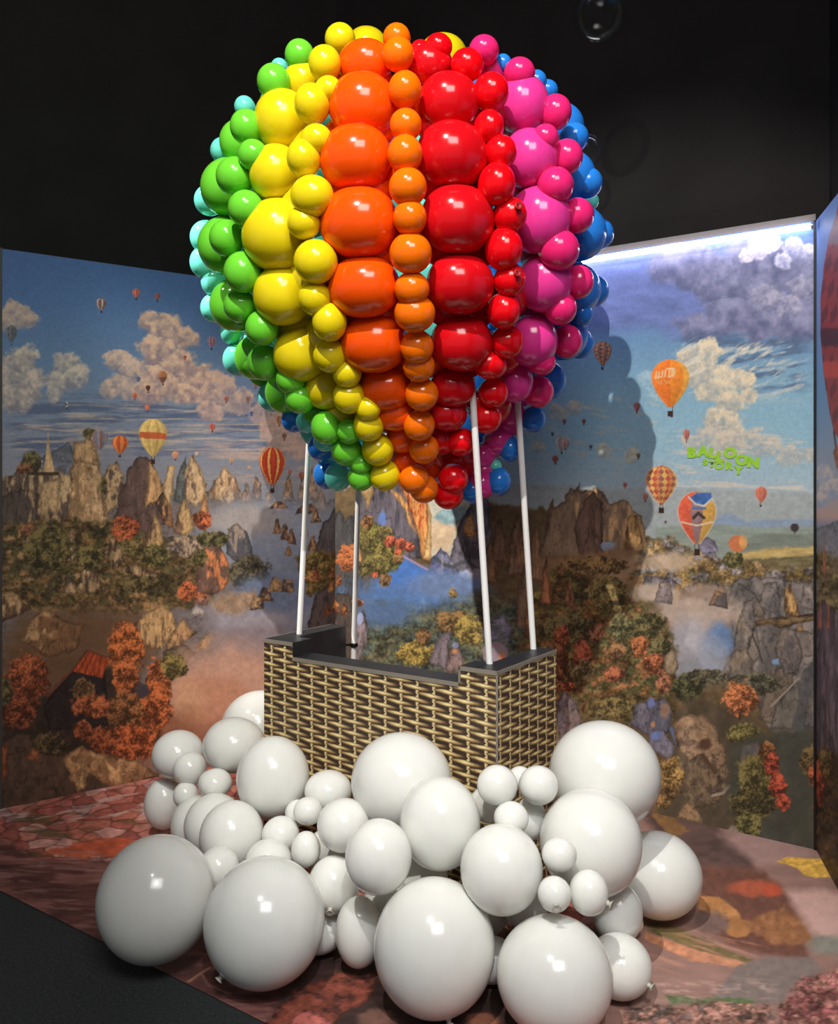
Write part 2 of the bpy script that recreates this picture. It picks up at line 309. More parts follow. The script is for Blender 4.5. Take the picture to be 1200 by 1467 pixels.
    cv.balloon(390, 668, 18.5, 27, [(196, 70, 44), (184, 60, 40), (236, 178, 96), (190, 66, 42)], n=16)
    for a, b, r, c in [(304, 612, 4, (200, 96, 80)), (400, 602, 5, (170, 120, 84)), (407, 625, 3.5, (150, 90, 70)), (324, 572, 3, (170, 90, 70)), (332, 660, 3, (210, 160, 120)), (357, 670, 2.4, (206, 160, 130)), (366, 553, 2.5, (160, 90, 80)), (360, 592, 2.2, (70, 90, 140)), (432, 682, 5, (150, 96, 80)), (355, 572, 3, (150, 100, 90)), (458, 660, 4, (120, 84, 70)), (415, 676, 3, (190, 110, 90))]:
        cv.balloon(a, b, r, r*1.25, [c, tuple(v*.8 for v in c)], n=4)
    cv.veg([(420, 800), (450, 786), (500, 800), (500, 850), (440, 850)], [(120, 110, 56), (150, 120, 62), (110, 96, 54), (176, 104, 60)], leaf=3)
    cv.tree(455, 806, 18, 16, (140, 124, 62)); cv.tree(448, 826, 12, 10, (184, 128, 72))
    for a, b in [(474, 818), (452, 822), (468, 872), (478, 868)]: cv.poly([(a-5, b+9), (a-1, b-9), (a+4, b-3), (a+6, b+9)], (224, 152, 92), rag=2, c2=(150, 92, 66))
    cv.poly([(440, 900), (452, 850), (470, 838), (500, 842), (500, 960), (440, 960)], (98, 86, 82), rag=3, ts=(5, 18), tex=.2)
    for a, b in [(468, 872), (479, 866), (474, 838)]: cv.poly([(a-5, b+11), (a-1, b-9), (a+4, b-3), (a+6, b+9)], (228, 158, 92), rag=2, c2=(150, 92, 66))
    cv.C *= (1+.10*(fbm(X/3.2, Y/3.2, 77, 2)-.5))[:, None]

def paint_right(cv):
    X, Y = cv.X, cv.Y
    cv.grad([(300, (104, 140, 216)), (380, (112, 136, 208)), (450, (106, 132, 184)), (485, (110, 146, 180)), (560, (136, 176, 196)), (640, (150, 186, 202)), (700, (170, 190, 200)), (740, (176, 188, 188)), (800, (150, 140, 110)), (1230, (80, 70, 56))])
    # dark cloud bank under the lamp
    cv.poly([(840, 360), (960, 346), (1040, 366), (1060, 420), (1010, 478), (900, 470), (840, 470)], (112, 124, 176), soft=30, rag=16, rs=30, tex=.16, ts=(30, 12), alpha=.85)
    cv.cloud([(980, 380, 44), (1030, 400, 50), (1080, 390, 54), (1130, 380, 46), (1160, 400, 44), (1040, 450, 40), (1100, 450, 46), (1150, 450, 40), (1000, 470, 30)], (150, 150, 182), (98, 102, 136), rs=24, flat=500)
    cv.cloud([(1086, 356, 18), (1106, 348, 12), (1070, 366, 12)], (246, 232, 232), (186, 180, 204), rs=9); cv.cloud([(1136, 356, 18), (1156, 362, 14), (1122, 372, 14)], (226, 222, 236), (150, 152, 190), rs=9)
    cv.cloud([(1100, 430, 26), (1152, 412, 22), (1130, 440, 22)], (196, 190, 206), (112, 114, 148), rs=12, alpha=.7)
    cv.streaks(960, 1168, 470, 570, (84, 104, 134), .8, 50, 9, -.15, .45); cv.streaks(960, 1168, 480, 580, (206, 204, 196), .75, 26, 6, -.25, .56)
    # bright breaking cloud
    cv.cloud([(985, 512, 16), (1008, 506, 24), (1002, 530, 26), (1030, 548, 26), (1044, 574, 24), (1062, 546, 18), (1036, 604, 28), (1048, 624, 24), (1016, 560, 20), (1070, 566, 14)], (232, 214, 182), (164, 170, 168), rs=12)
    cv.streaks(960, 1130, 480, 560, (228, 218, 196), .8, 20, 6, -.6, .53)
    cv.cloud([(1010, 624, 16), (1040, 640, 26), (1080, 634, 22), (1104, 640, 16), (1130, 655, 20), (990, 636, 14), (1160, 652, 12)], (216, 200, 178), (158, 170, 176), rs=9, flat=668, alpha=.85)
    cv.streaks(950, 1168, 610, 720, (224, 208, 190), .75, 38, 4, .05, .54); cv.streaks(720, 960, 560, 690, (196, 190, 172), .7, 26, 5, .1, .58)
    cv.cloud([(800, 590, 14), (822, 584, 12), (770, 640, 10), (865, 646, 12), (905, 652, 12)], (214, 200, 168), (150, 166, 170), rs=8, alpha=.85)
    cv.streaks(480, 700, 560, 720, (214, 182, 158), .6, 45, 6, 0, .5)
    cv.cloud([(925, 545, 14), (945, 562, 16)], (196, 214, 216), (140, 176, 192), rs=9, alpha=.6)
    # far plain
    cv.poly([(640, 694), (760, 694), (900, 700), (1000, 700), (1168, 706), (1180, 800), (640, 800)], (168, 176, 176), soft=5, rag=3, tex=.08)
    cv.poly([(1020, 748), (1040, 734), (1070, 746), (1180, 744), (1180, 770), (1000, 770)], (146, 164, 186), soft=3, rag=2, tex=.06)
    cv.poly([(940, 756), (1000, 750), (1100, 756), (1180, 752), (1180, 830), (940, 830)], (150, 160, 150), soft=4, rag=3, tex=.1, ts=(30, 4))
    cv.poly([(1060, 776), (1090, 764), (1180, 766), (1180, 800), (1060, 800)], (132, 140, 128), soft=4, rag=2, tex=.1, ts=(30, 4))
    cv.poly([(1040, 794), (1100, 786), (1180, 782), (1180, 796), (1060, 802)], (200, 172, 112), soft=4, rag=3, tex=.2, ts=(20, 3)); cv.poly([(1040, 802), (1180, 796), (1180, 830), (1040, 830)], (128, 116, 82), soft=3, rag=3, tex=.3, ts=(14, 4))
    # land: base
    cv.poly([(476, 700), (560, 690), (650, 710), (700, 720), (800, 730), (930, 770), (1000, 800), (1100, 822), (1180, 826), (1180, 1240), (476, 1240)], (112, 92, 66), soft=6, rag=8, tex=.25)
    # cliffs behind the basket
    cv.poly([(476, 860), (476, 728), (482, 736), (487, 729), (494, 748), (500, 738), (512, 742), (522, 860)], (86, 84, 84), rag=2.5, ts=(5, 20), tex=.22)
    cv.poly([(600, 720), (680, 700), (690, 740), (650, 800), (612, 800)], (214, 208, 190), soft=5, rag=4, tex=.1)
    cv.blob(632, 768, 22, 24, (230, 200, 164), .8, .3, 10); cv.poly([(620, 742), (640, 722), (664, 726), (676, 748), (640, 752)], (156, 186, 190), soft=5, rag=4)
    cv.poly([(505, 780), (508, 716), (518, 690), (600, 690), (606, 740), (604, 800), (560, 800)], (118, 110, 118), rag=3, ts=(6, 30), tex=.22, c2=(84, 80, 88), thr=.58)
    cv.poly([(514, 700), (530, 690), (536, 706), (526, 730), (520, 712)], (190, 154, 104), rag=2); cv.blob(547, 744, 6, 12, (112, 140, 204), .5, .3)
    cv.poly([(556, 700), (572, 706), (584, 722), (590, 746), (597, 764), (586, 752), (578, 728)], (238, 176, 112), rag=2, ts=(3, 14), tex=.3)
    cv.poly([(568, 690), (600, 694), (612, 716), (616, 760), (616, 804), (604, 800), (600, 770), (590, 742), (582, 716)], (240, 166, 96), rag=2, ts=(3, 16), tex=.25, c2=(206, 92, 56), side=(0, -.2), thr=.56)
    cv.poly([(606, 800), (612, 760), (612, 716), (618, 740), (618, 800)], (252, 206, 140), rag=1.5)
    cv.poly([(640, 812), (652, 770), (662, 740), (680, 712), (700, 716), (706, 780), (700, 830), (660, 830)], (128, 122, 132), rag=3, ts=(6, 16), tex=.22, c2=(92, 88, 96), thr=.6)
    cv.poly([(662, 764), (668, 742), (678, 738), (682, 766), (674, 772)], (232, 176, 116), rag=3)
    cv.poly([(610, 840), (618, 800), (632, 786), (646, 800), (664, 830), (664, 850), (620, 850)], (150, 148, 168), rag=3, c2=(112, 116, 160), ts=(6, 10))
    cv.line([(624, 800), (634, 808), (648, 812), (660, 806), (672, 806), (686, 816)], 2.6, (84, 88, 92), .85); cv.line([(648, 812), (650, 830)], 2.4, (92, 96, 102), .8); cv.line([(634, 796), (632, 826)], 1, (196, 190, 200), .6); cv.blob(666, 826, 9, 10, (176, 190, 222), .3, .3); cv.blob(684, 830, 12, 14, (168, 160, 172), .3, .3)
    # mist and forest behind the basket
    cv.blob(590, 850, 90, 32, (100, 136, 192), .7, .35, 18, .1); cv.poly([(552, 812), (574, 794), (612, 816), (610, 840), (560, 838)], (88, 134, 210), soft=5, rag=2, tex=.08); cv.line([(574, 795), (612, 816)], 1.6, (196, 160, 190), .8)
    cv.blob(640, 838, 50, 18, (122, 144, 186), .8, .3, 14)
    cv.veg([(500, 880), (540, 866), (620, 872), (700, 850), (780, 880), (820, 980), (820, 1060), (500, 1060)], [(92, 112, 104), (104, 116, 92), (84, 104, 102), (110, 112, 86)], soft=30, leaf=3.2)
    cv.poly([(490, 985), (640, 975), (820, 1000), (820, 1140), (490, 1080)], (118, 100, 78), soft=40, rag=8, tex=.2)
    cv.blob(548, 880, 44, 18, (96, 126, 170), .9, .4, 12, .1, alpha=.8)
    cv.veg([(512, 760), (530, 742), (556, 764), (584, 790), (566, 820), (520, 822)], [(132, 132, 62), (108, 104, 60), (158, 152, 76), (96, 96, 64)], soft=5, leaf=2.6); cv.tree(520, 775, 14, 14, (124, 118, 62)); cv.tree(548, 792, 16, 14, (150, 142, 70)); cv.tree(530, 812, 24, 14, (112, 110, 60)); cv.tree(526, 748, 9, 10, (170, 112, 66)); cv.tree(498, 800, 16, 20, (196, 100, 56)); cv.tree(552, 764, 12, 11, (130, 120, 66)); cv.tree(570, 800, 9, 8, (150, 116, 66)); cv.tree(552, 832, 9, 9, (140, 104, 70))
    for a, b, r in [(558, 775, 9), (575, 780, 9), (586, 784, 8), (570, 790, 5), (537, 823, 5)]: cv.tree(a, b, r, r, (222, 92, 66))
    cv.poly([(511, 800), (514, 782), (518, 800), (516, 806)], (214, 156, 98), rag=1)
    cv.poly([(504, 956), (508, 896), (514, 878), (522, 874), (527, 894), (524, 924), (512, 956)], (158, 142, 144), rag=2, ts=(4, 16), c2=(122, 112, 112)); cv.blob(515, 886, 5, 9, (172, 182, 222), .4, .3); cv.tree(510, 864, 12, 6, (196, 108, 70))
    cv.poly([(476, 900), (482, 850), (500, 850), (508, 890), (504, 960), (476, 960)], (96, 84, 76), rag=3, ts=(5, 18))
    for a, b in [(481, 868), (492, 872), (484, 830)]: cv.poly([(a-5, b+9), (a-1, b-9), (a+4, b-3), (a+6, b+9)], (226, 152, 92), rag=2, c2=(150, 92, 66))
    cv.tree(594, 936, 27, 17, (184, 162, 72)); cv.tree(606, 912, 12, 12, (140, 104, 66)); cv.tree(650, 890, 26, 15, (146, 112, 66)); cv.tree(672, 904, 20, 22, (172, 152, 72)); cv.tree(648, 850, 7, 7, (160, 136, 80))
    cv.poly([(614, 950), (624, 920), (636, 906), (646, 904), (642, 930), (640, 960)], (140, 128, 134), rag=2, ts=(6, 12)); cv.poly([(636, 964), (644, 934), (652, 920), (662, 940), (668, 964)], (156, 132, 128), rag=2, ts=(6, 10)); cv.blob(651, 933, 3.5, 3, (216, 146, 96), .6, .5); cv.blob(652, 924, 5, 4, (146, 150, 182), .6, .4)
    cv.poly([(690, 900), (720, 878), (734, 900), (728, 930), (696, 926)], (146, 142, 166), rag=3, ts=(8, 6), c2=(116, 122, 124)); cv.blob(710, 936, 18, 17, (156, 140, 150), .2, .2, 8); cv.blob(718, 940, 5, 4, (220, 146, 96), .6, .5)
    # massif in the middle
    for a, b, w, hh in [(742, 776, 16, 80), (768, 790, 14, 70), (716, 770, 14, 60), (790, 740, 10, 50), (702, 800, 12, 60), (752, 850, 14, 80), (784, 830, 10, 70)]:
        cv.poly([(a-w, b+hh*.6), (a-w*.6, b-hh*.2), (a, b-hh*.55), (a+w*.5, b-hh*.1), (a+w, b+hh*.6)], (132, 104, 84), rag=3, ts=(4, 18), c2=(176, 128, 88), side=(.7, 0), tex=.25, thr=.62)
    cv.poly([(770, 800), (790, 730), (808, 716), (816, 700), (826, 702), (828, 690), (832, 704), (850, 698), (866, 706), (872, 720), (894, 716), (906, 730), (918, 742), (928, 780), (920, 800)], (142, 116, 94), rag=4, ts=(6, 20), c2=(196, 156, 112), side=(.6, -.2), tex=.28, thr=.62)
    cv.poly([(822, 760), (836, 716), (850, 702), (862, 720), (864, 800), (830, 800)], (120, 92, 78), rag=3, ts=(5, 22)); cv.poly([(892, 790), (900, 740), (912, 736), (922, 786)], (202, 158, 104), rag=2, ts=(4, 16), c2=(134, 98, 72))
    cv.blob(870, 782, 12, 6, (150, 160, 180), .3, .3); cv.poly([(760, 800), (930, 784), (960, 806), (930, 840), (800, 836)], (142, 108, 78), soft=12, rag=6, tex=.15)
    cv.blob(880, 818, 60, 20, (172, 136, 106), .9, .3, 18, .08)
    cv.veg([(760, 850), (800, 810), (850, 820), (900, 850), (930, 880), (960, 920), (960, 1000), (800, 1010), (740, 980)], [(124, 100, 56), (150, 96, 58), (100, 92, 56), (132, 84, 56), (90, 84, 56), (150, 128, 74)], soft=10)
    for a, b, w, hh in [(816, 850, 9, 40), (782, 830, 8, 70), (760, 880, 10, 60)]:
        cv.poly([(a-w, b+hh*.5), (a-w*.5, b-hh*.2), (a, b-hh*.5), (a+w*.5, b-hh*.1), (a+w, b+hh*.5)], (176, 116, 80), rag=2, ts=(4, 14), c2=(110, 78, 62))
    cv.tree(850, 810, 50, 14, (140, 106, 62)); cv.tree(870, 850, 30, 24, (116, 104, 60)); cv.tree(812, 900, 40, 24, (92, 88, 58)); cv.tree(834, 936, 14, 20, (170, 74, 56)); cv.tree(804, 912, 12, 16, (170, 78, 52)); cv.tree(854, 906, 12, 14, (150, 90, 70)); cv.tree(798, 950, 16, 30, (130, 68, 48)); cv.tree(848, 960, 30, 16, (120, 108, 74))
    # right: rocky rim, gold trees, cloud pouring through
    cv.veg([(916, 780), (960, 770), (1040, 800), (1110, 812), (1180, 810), (1180, 860), (1000, 850), (900, 830)], [(176, 140, 84), (140, 116, 70), (196, 160, 110), (120, 112, 88), (166, 160, 168)], soft=5, leaf=3)
    cv.poly([(996, 776), (1012, 768), (1024, 776), (1030, 792), (1006, 794)], (168, 160, 184), rag=2, c2=(130, 124, 140)); cv.tree(1050, 802, 14, 11, (116, 118, 66))
    cv.blob(955, 804, 44, 14, (206, 180, 152), .8, .3, 14, .06, alpha=.85)
    cv.poly([(914, 850), (924, 824), (960, 826), (976, 842), (970, 876), (950, 870)], (156, 146, 150), rag=3, ts=(5, 14), c2=(112, 104, 106)); cv.poly([(960, 872), (968, 836), (976, 838), (974, 874)], (206, 160, 108), rag=1.5, ts=(3, 12))
    cv.poly([(1000, 862), (1006, 842), (1036, 836), (1048, 860)], (112, 102, 100), rag=3, ts=(5, 10)); cv.poly([(1026, 860), (1032, 836), (1042, 860)], (206, 148, 98), rag=2)
    cv.poly([(1040, 846), (1060, 826), (1110, 828), (1180, 836), (1180, 1060), (1110, 1060), (1080, 1000), (1050, 930)], (118, 110, 106), rag=4, ts=(9, 22), tex=.25, c2=(146, 134, 128), thr=.58)
    cv.poly([(1070, 880), (1084, 856), (1098, 866), (1094, 886)], (136, 120, 106), rag=2); cv.poly([(1046, 952), (1072, 902), (1084, 900), (1090, 940), (1070, 966)], (140, 128, 116), rag=2, ts=(5, 14)); cv.line([(1046, 940), (1074, 902), (1086, 930), (1092, 950)], 1.2, (76, 70, 66)); cv.line([(1058, 836), (1080, 850), (1096, 880)], 1.2, (80, 74, 70))
    cv.poly([(1124, 884), (1122, 846), (1132, 836), (1146, 880), (1140, 886)], (212, 168, 108), rag=2, ts=(3, 10), c2=(124, 96, 72)); cv.poly([(1144, 914), (1142, 896), (1150, 896), (1162, 926)], (206, 158, 102), rag=2, ts=(3, 8)); cv.blob(1162, 918, 6, 10, (186, 128, 84), .3, .3)
    cv.poly([(1060, 902), (1076, 890), (1110, 884), (1140, 882), (1180, 876), (1180, 886), (1140, 894), (1120, 902), (1100, 894), (1066, 902)], (86, 74, 60), rag=1.5, ts=(9, 3), c2=(140, 112, 80)); cv.line([(1130, 898), (1132, 934)], 1, (70, 64, 60))
    cv.poly([(1112, 946), (1118, 900), (1168, 906), (1168, 940)], (134, 122, 114), rag=3, ts=(7, 9)); cv.blob(1112, 948, 7, 4, (130, 160, 190), .4, .4)
    cv.poly([(1086, 1030), (1096, 980), (1114, 956), (1136, 956), (1136, 1000), (1110, 1040)], (128, 112, 98), rag=2, ts=(8, 12)); cv.poly([(1104, 1044), (1110, 1010), (1144, 972), (1146, 1010), (1136, 1046)], (122, 114, 104), rag=2, ts=(8, 12)); cv.line([(1104, 1012), (1144, 972)], 1, (170, 160, 148))
    cv.poly([(1136, 1046), (1150, 960), (1180, 930), (1180, 1050)], (94, 92, 92), soft=6, rag=3)
    cv.blob(1000, 880, 62, 30, (200, 178, 162), .8, .32, 18, .07); cv.blob(940, 850, 34, 14, (206, 184, 164), .8, .3, 12, .06); cv.blob(990, 930, 34, 44, (184, 178, 184), .8, .28, 18, .06); cv.blob(1030, 918, 20, 26, (120, 146, 186), .7, .3, 10, .1); cv.blob(1000, 960, 40, 22, (160, 160, 166), .9, .3, 16, .06); cv.blob(1010, 846, 30, 10, (186, 160, 142), .8, .4, 10, alpha=.7)
    pass
    for pts, c, c2 in (([(1050, 930), (1056, 890), (1066, 862), (1080, 856), (1082, 900), (1070, 936)], (132, 122, 116), (170, 150, 130)), ([(1086, 868), (1096, 836), (1112, 832), (1118, 860), (1116, 884)], (120, 112, 110), (150, 138, 130)), ([(1146, 870), (1150, 838), (1164, 834), (1172, 876)], (140, 128, 124), (166, 150, 140)),
                       ([(1036, 960), (1052, 934), (1068, 926), (1078, 948), (1078, 976), (1052, 984)], (128, 116, 106), (160, 142, 122)), ([(1116, 900), (1110, 930), (1122, 966), (1142, 968), (1150, 936), (1140, 902)], (116, 106, 102), (146, 130, 118)), ([(1014, 866), (1024, 846), (1040, 850), (1044, 874)], (118, 106, 104), (180, 140, 108)),
                       ([(936, 862), (944, 834), (958, 832), (964, 866)], (166, 150, 148), (196, 170, 150)), ([(1150, 1040), (1158, 990), (1172, 980), (1176, 1046)], (104, 100, 98), (126, 118, 112))):
        cv.poly(pts, c, rag=2.5, ts=(6, 11), tex=.28, c2=c2, side=(-.5, -.6), thr=.6)
    cv.blob(1020, 940, 24, 30, (164, 168, 182), .8, .3, 14, .06, alpha=.7)
    # wooded slope
    cv.veg([(880, 880), (920, 864), (960, 896), (968, 960), (962, 1000), (900, 1006), (830, 1000), (850, 950)], [(118, 116, 72), (160, 110, 68), (96, 100, 66), (176, 120, 80), (140, 124, 80)], soft=8, leaf=3)
    cv.poly([(952, 966), (950, 916), (962, 912), (972, 956), (964, 966)], (176, 152, 124), rag=2, ts=(4, 10)); cv.tree(926, 896, 28, 20, (112, 112, 70)); cv.tree(890, 900, 18, 22, (120, 126, 84)); cv.tree(944, 926, 18, 16, (106, 108, 70))
    cv.tree(916, 926, 11, 15, (212, 116, 70)); cv.tree(936, 950, 14, 16, (212, 112, 72)); cv.tree(880, 966, 14, 11, (196, 104, 74)); cv.tree(886, 932, 11, 12, (176, 124, 84)); cv.tree(950, 978, 12, 16, (186, 116, 84))
    cv.poly([(800, 1060), (796, 1004), (808, 990), (826, 1004), (834, 1030), (830, 1070)], (156, 136, 126), rag=3, ts=(6, 14), c2=(116, 104, 108)); cv.tree(813, 984, 9, 7, (212, 92, 66)); cv.tree(838, 1014, 5, 10, (190, 100, 66)); cv.tree(790, 984, 12, 12, (150, 70, 50))
    cv.veg([(836, 1000), (900, 990), (960, 1000), (970, 1030), (900, 1040), (840, 1030)], [(120, 102, 62), (146, 124, 76), (106, 98, 66)], soft=6)
    cv.tree(880, 1014, 26, 14, (132, 120, 72)); cv.tree(985, 986, 22, 20, (78, 90, 60)); cv.line([(988, 1004), (988, 1012)], 1, (60, 50, 44)); cv.tree(1010, 970, 30, 12, (92, 96, 76)); cv.tree(1080, 980, 40, 16, (92, 98, 82))
    cv.poly([(960, 1030), (990, 1000), (1060, 1020), (1100, 1050), (1180, 1050), (1180, 1230), (940, 1180)], (92, 80, 64), soft=14, rag=8, tex=.22, ts=(14, 14))
    cv.poly([(904, 1040), (908, 1010), (932, 1002), (952, 1000), (962, 1020), (958, 1048), (940, 1060)], (126, 120, 130), rag=3, ts=(6, 14), c2=(100, 98, 110)); cv.blob(932, 1006, 5, 8, (120, 130, 176), .6, .4); cv.blob(952, 1018, 7, 12, (156, 126, 108), .6, .4); cv.blob(935, 1038, 3, 4, (206, 150, 108), .5, .4)
    cv.poly([(926, 1070), (930, 1046), (950, 1044), (966, 1070), (960, 1090)], (136, 130, 142), rag=2, ts=(6, 8)); cv.blob(940, 1054, 8, 7, (116, 132, 180), .6, .4); cv.line([(962, 1044), (970, 1064), (986, 1080)], 3.4, (106, 122, 166), .85)
    cv.poly([(962, 1038), (978, 1024), (1004, 1022), (1024, 1040), (1036, 1070), (1044, 1106), (1040, 1130), (1024, 1142), (1000, 1124), (984, 1090), (970, 1070)], (160, 130, 102), rag=3, ts=(9, 9), c2=(112, 92, 78), side=(-.3, .4), tex=.3, thr=.58)
    cv.poly([(984, 1090), (1000, 1080), (1024, 1100), (1044, 1130), (1030, 1150), (990, 1160), (970, 1130)], (136, 114, 88), rag=3, ts=(8, 10), c2=(100, 84, 70)); cv.blob(1010, 1066, 10, 8, (96, 70, 56), .5, .3); cv.line([(1006, 1082), (1024, 1106)], 3, (92, 70, 56)); cv.line([(1020, 1140), (1036, 1136), (1044, 1126)], 2, (196, 176, 156), .7)
    cv.tree(960, 1110, 20, 26, (160, 124, 66)); cv.tree(948, 1140, 18, 18, (150, 112, 66)); cv.poly([(968, 1172), (980, 1150), (1000, 1158), (1006, 1180)], (176, 140, 106), rag=3, ts=(4, 6))
    cv.tree(1060, 1000, 25, 24, (226, 122, 72)); cv.line([(1060, 1022), (1059, 1030)], 1.2, (70, 52, 44)); cv.tree(1064, 1050, 22, 16, (126, 124, 66))
    cv.poly([(1050, 1070), (1100, 1050), (1180, 1044), (1180, 1230), (1080, 1210), (1040, 1150)], (76, 76, 66), soft=16, rag=8, tex=.16, ts=(16, 16)); cv.poly([(1056, 1110), (1064, 1070), (1084, 1064), (1090, 1090), (1074, 1116)], (112, 104, 100), rag=2, ts=(8, 12), soft=4)
    cv.tree(1084, 1110, 30, 30, (112, 108, 58)); cv.tree(1098, 1076, 12, 14, (150, 92, 52)); cv.tree(1080, 1150, 34, 24, (92, 88, 52)); cv.tree(1070, 1184, 20, 22, (110, 112, 62)); cv.tree(1160, 1090, 14, 22, (110, 92, 56))
    cv.tree(1106, 1096, 11, 18, (206, 70, 54)); cv.tree(1114, 1126, 13, 16, (200, 66, 52)); cv.tree(1122, 1150, 11, 12, (190, 64, 50)); cv.tree(1164, 1110, 7, 14, (190, 84, 52)); cv.tree(1172, 1150, 8, 16, (180, 66, 50))
    cv.poly([(1036, 1194), (1048, 1182), (1058, 1190), (1054, 1206)], (156, 138, 124), rag=2, soft=3)
    # printed balloons
    cv.balloon(863, 506, 13, 17, [(150, 104, 86), (120, 84, 78), (186, 140, 108)], 'check', 6)
    cv.balloon(960, 549, 27, 34, [(222, 116, 44), (222, 116, 44), (230, 136, 50), (236, 168, 70)], 'gore', 4.01)
    for q, (a, b) in enumerate([(940, 533), (944, 533), (949, 531), (953, 530), (959, 529), (963, 529)]): cv.line([(a, b), (a-1, b+9)], 1, (240, 206, 160))
    cv.line([(938, 541), (946, 540)], 1, (240, 206, 160)); cv.line([(955, 528), (966, 528), (965, 538), (957, 540)], 1, (240, 206, 160))
    for a, b in [(942, 546), (946, 546), (952, 545), (956, 545)]: cv.line([(a, b), (a+2, b+4)], .9, (232, 170, 110))
    cv.balloon(912, 583, 5, 6.5, [(130, 72, 80), (160, 110, 104)]); cv.balloon(983, 623, 5, 8, [(190, 124, 104), (160, 100, 92)])
    cv.balloon(947, 695, 23, 28, [(186, 86, 64), (206, 132, 82), (150, 96, 84), (216, 170, 96)], 'check', 7, rim=(216, 206, 190))
    # large balloon with blue, red and yellow fields
    cv.balloon(998, 742, 28, 38, [(206, 92, 66), (206, 92, 66), (150, 120, 120), (216, 166, 84), (216, 166, 84)], 'gore', 5, rim=(226, 214, 200))
    cv.poly([(988, 712), (1000, 706), (1018, 706), (1020, 716), (1008, 724), (994, 720)], (74, 112, 176), rag=1, soft=1.5); cv.line([(986, 712), (996, 722), (1008, 725), (1020, 714)], 1.2, (220, 216, 206)); cv.line([(993, 742), (1000, 735), (1008, 742)], 2.2, (70, 58, 54)); cv.line([(976, 748), (998, 753), (1020, 748)], 1.2, (232, 206, 176)); cv.line([(992, 728), (1010, 728)], 1.6, (96, 120, 160))
    cv.balloon(1090, 709, 9.5, 12, [(196, 116, 94), (186, 106, 88)], rim=(206, 186, 176)); cv.blob(1056, 779, 13, 12, (214, 128, 84), .12, .05); cv.blob(1064, 776, 6, 10, (232, 176, 104), .2, .05, alpha=.7)
    cv.blob(1138, 756, 6, 6, (66, 58, 58), .2, .1); cv.line([(1138, 758), (1138, 764)], 1, (66, 58, 58))
    for a, b, r, c in [(808, 604, 3, (130, 90, 80)), (836, 604, 3, (140, 90, 84)), (804, 636, 8, (190, 170, 160)), (810, 636, 5, (190, 150, 140)), (795, 658, 4.5, (160, 96, 76)), (846, 640, 2.5, (90, 84, 84)), (914, 653, 3, (110, 100, 96)), (895, 695, 3, (180, 90, 80)), (924, 712, 4, (196, 120, 110)), (953, 748, 2, (120, 90, 90)), (791, 622, 2, (70, 70, 70))]:
        cv.balloon(a, b, r, r*1.25, [c, tuple(v*.85 for v in c)], n=4)
    cv.C *= (1+.10*(fbm(X/3.2, Y/3.2, 78, 2)-.5))[:, None]

def paint_side(cv):
    """panel at the right: a big red balloon against the sky"""
    X, Y = cv.X, cv.Y
    cv.grad([(200, (110, 150, 220)), (420, (130, 158, 214)), (560, (120, 160, 200)), (700, (176, 180, 190)), (740, (214, 180, 172)), (760, (126, 146, 186)), (800, (150, 150, 140)), (1000, (110, 96, 96)), (1300, (70, 56, 48))])
    cv.cloud([(1180, 680, 14), (1190, 700, 16), (1176, 715, 12)], (226, 208, 200), (160, 176, 200), rs=8)
    cv.poly([(1165, 760), (1190, 748), (1230, 740), (1300, 745), (1300, 900), (1165, 900)], (140, 140, 150), rag=3)
    cv.veg([(1165, 790), (1200, 800), (1300, 800), (1300, 900), (1165, 900)], [(150, 140, 96), (130, 112, 90), (110, 104, 80)])
    cv.poly([(1165, 1080), (1165, 880), (1180, 860), (1200, 880), (1300, 870), (1300, 1100)], (124, 110, 120), rag=3, ts=(3, 26), c2=(92, 82, 92), tex=.3)
    for a, b in [(1174, 880), (1186, 880), (1180, 800)]: cv.poly([(a-3, b+20), (a, b-24), (a+3, b+20)], (170, 104, 86), rag=1)
    cv.veg([(1165, 1080), (1300, 1080), (1300, 1400), (1165, 1400)], [(76, 62, 50), (96, 76, 54), (66, 58, 52)])
    cv.tree(1174, 1120, 7, 34, (186, 70, 50)); cv.tree(1182, 1090, 8, 24, (112, 100, 60))
    # red balloon with dark lozenges
    P = [(1198, 306), (1188, 336), (1180, 380), (1175, 430), (1175, 480), (1180, 540), (1188, 590), (1194, 620), (1212, 640), (1226, 600), (1238, 540), (1246, 470), (1247, 400), (1243, 330), (1232, 270), (1218, 240), (1206, 256)]
    cv.poly(P, (164, 62, 58), rag=.5, soft=1.5, tex=.1)
    i = cv.sel(1170, 1310, 300, 620); x = cv.X[i]; y = cv.Y[i]
    ins = x > np.interp(y, [306, 336, 380, 430, 480, 540, 590, 620], [1198, 1188, 1180, 1175, 1175, 1180, 1188, 1194])
    ins &= x < np.interp(y, [306, 330, 400, 470, 540, 600, 640], [1238, 1243, 1247, 1246, 1238, 1226, 1212])
    loz = (np.abs(((x+y*.25)/13) % 1-.5)+np.abs((y/36) % 1-.5)) < .42
    cv.put(i, (ins & loz)*.8, np.broadcast_to([112, 44, 50], (i.size, 3)))
    band = (y > 470) & (y < 496); cv.put(i, (ins & band)*.9, np.broadcast_to([88, 48, 56], (i.size, 3)))
    band = (y > 518) & (y < 540); cv.put(i, (ins & band)*.9, np.broadcast_to([214, 78, 62], (i.size, 3)))
    band = (y > 306) & (y < 350); cv.put(i, (ins & band)*.8, np.broadcast_to([150, 118, 118], (i.size, 3)))
    cv.line([(1194, 618), (1200, 660)], 1.2, (70, 46, 44)); cv.poly([(1193, 648), (1198, 636), (1214, 636), (1216, 676), (1198, 672)], (196, 138, 96), rag=.5, c2=(150, 96, 70))

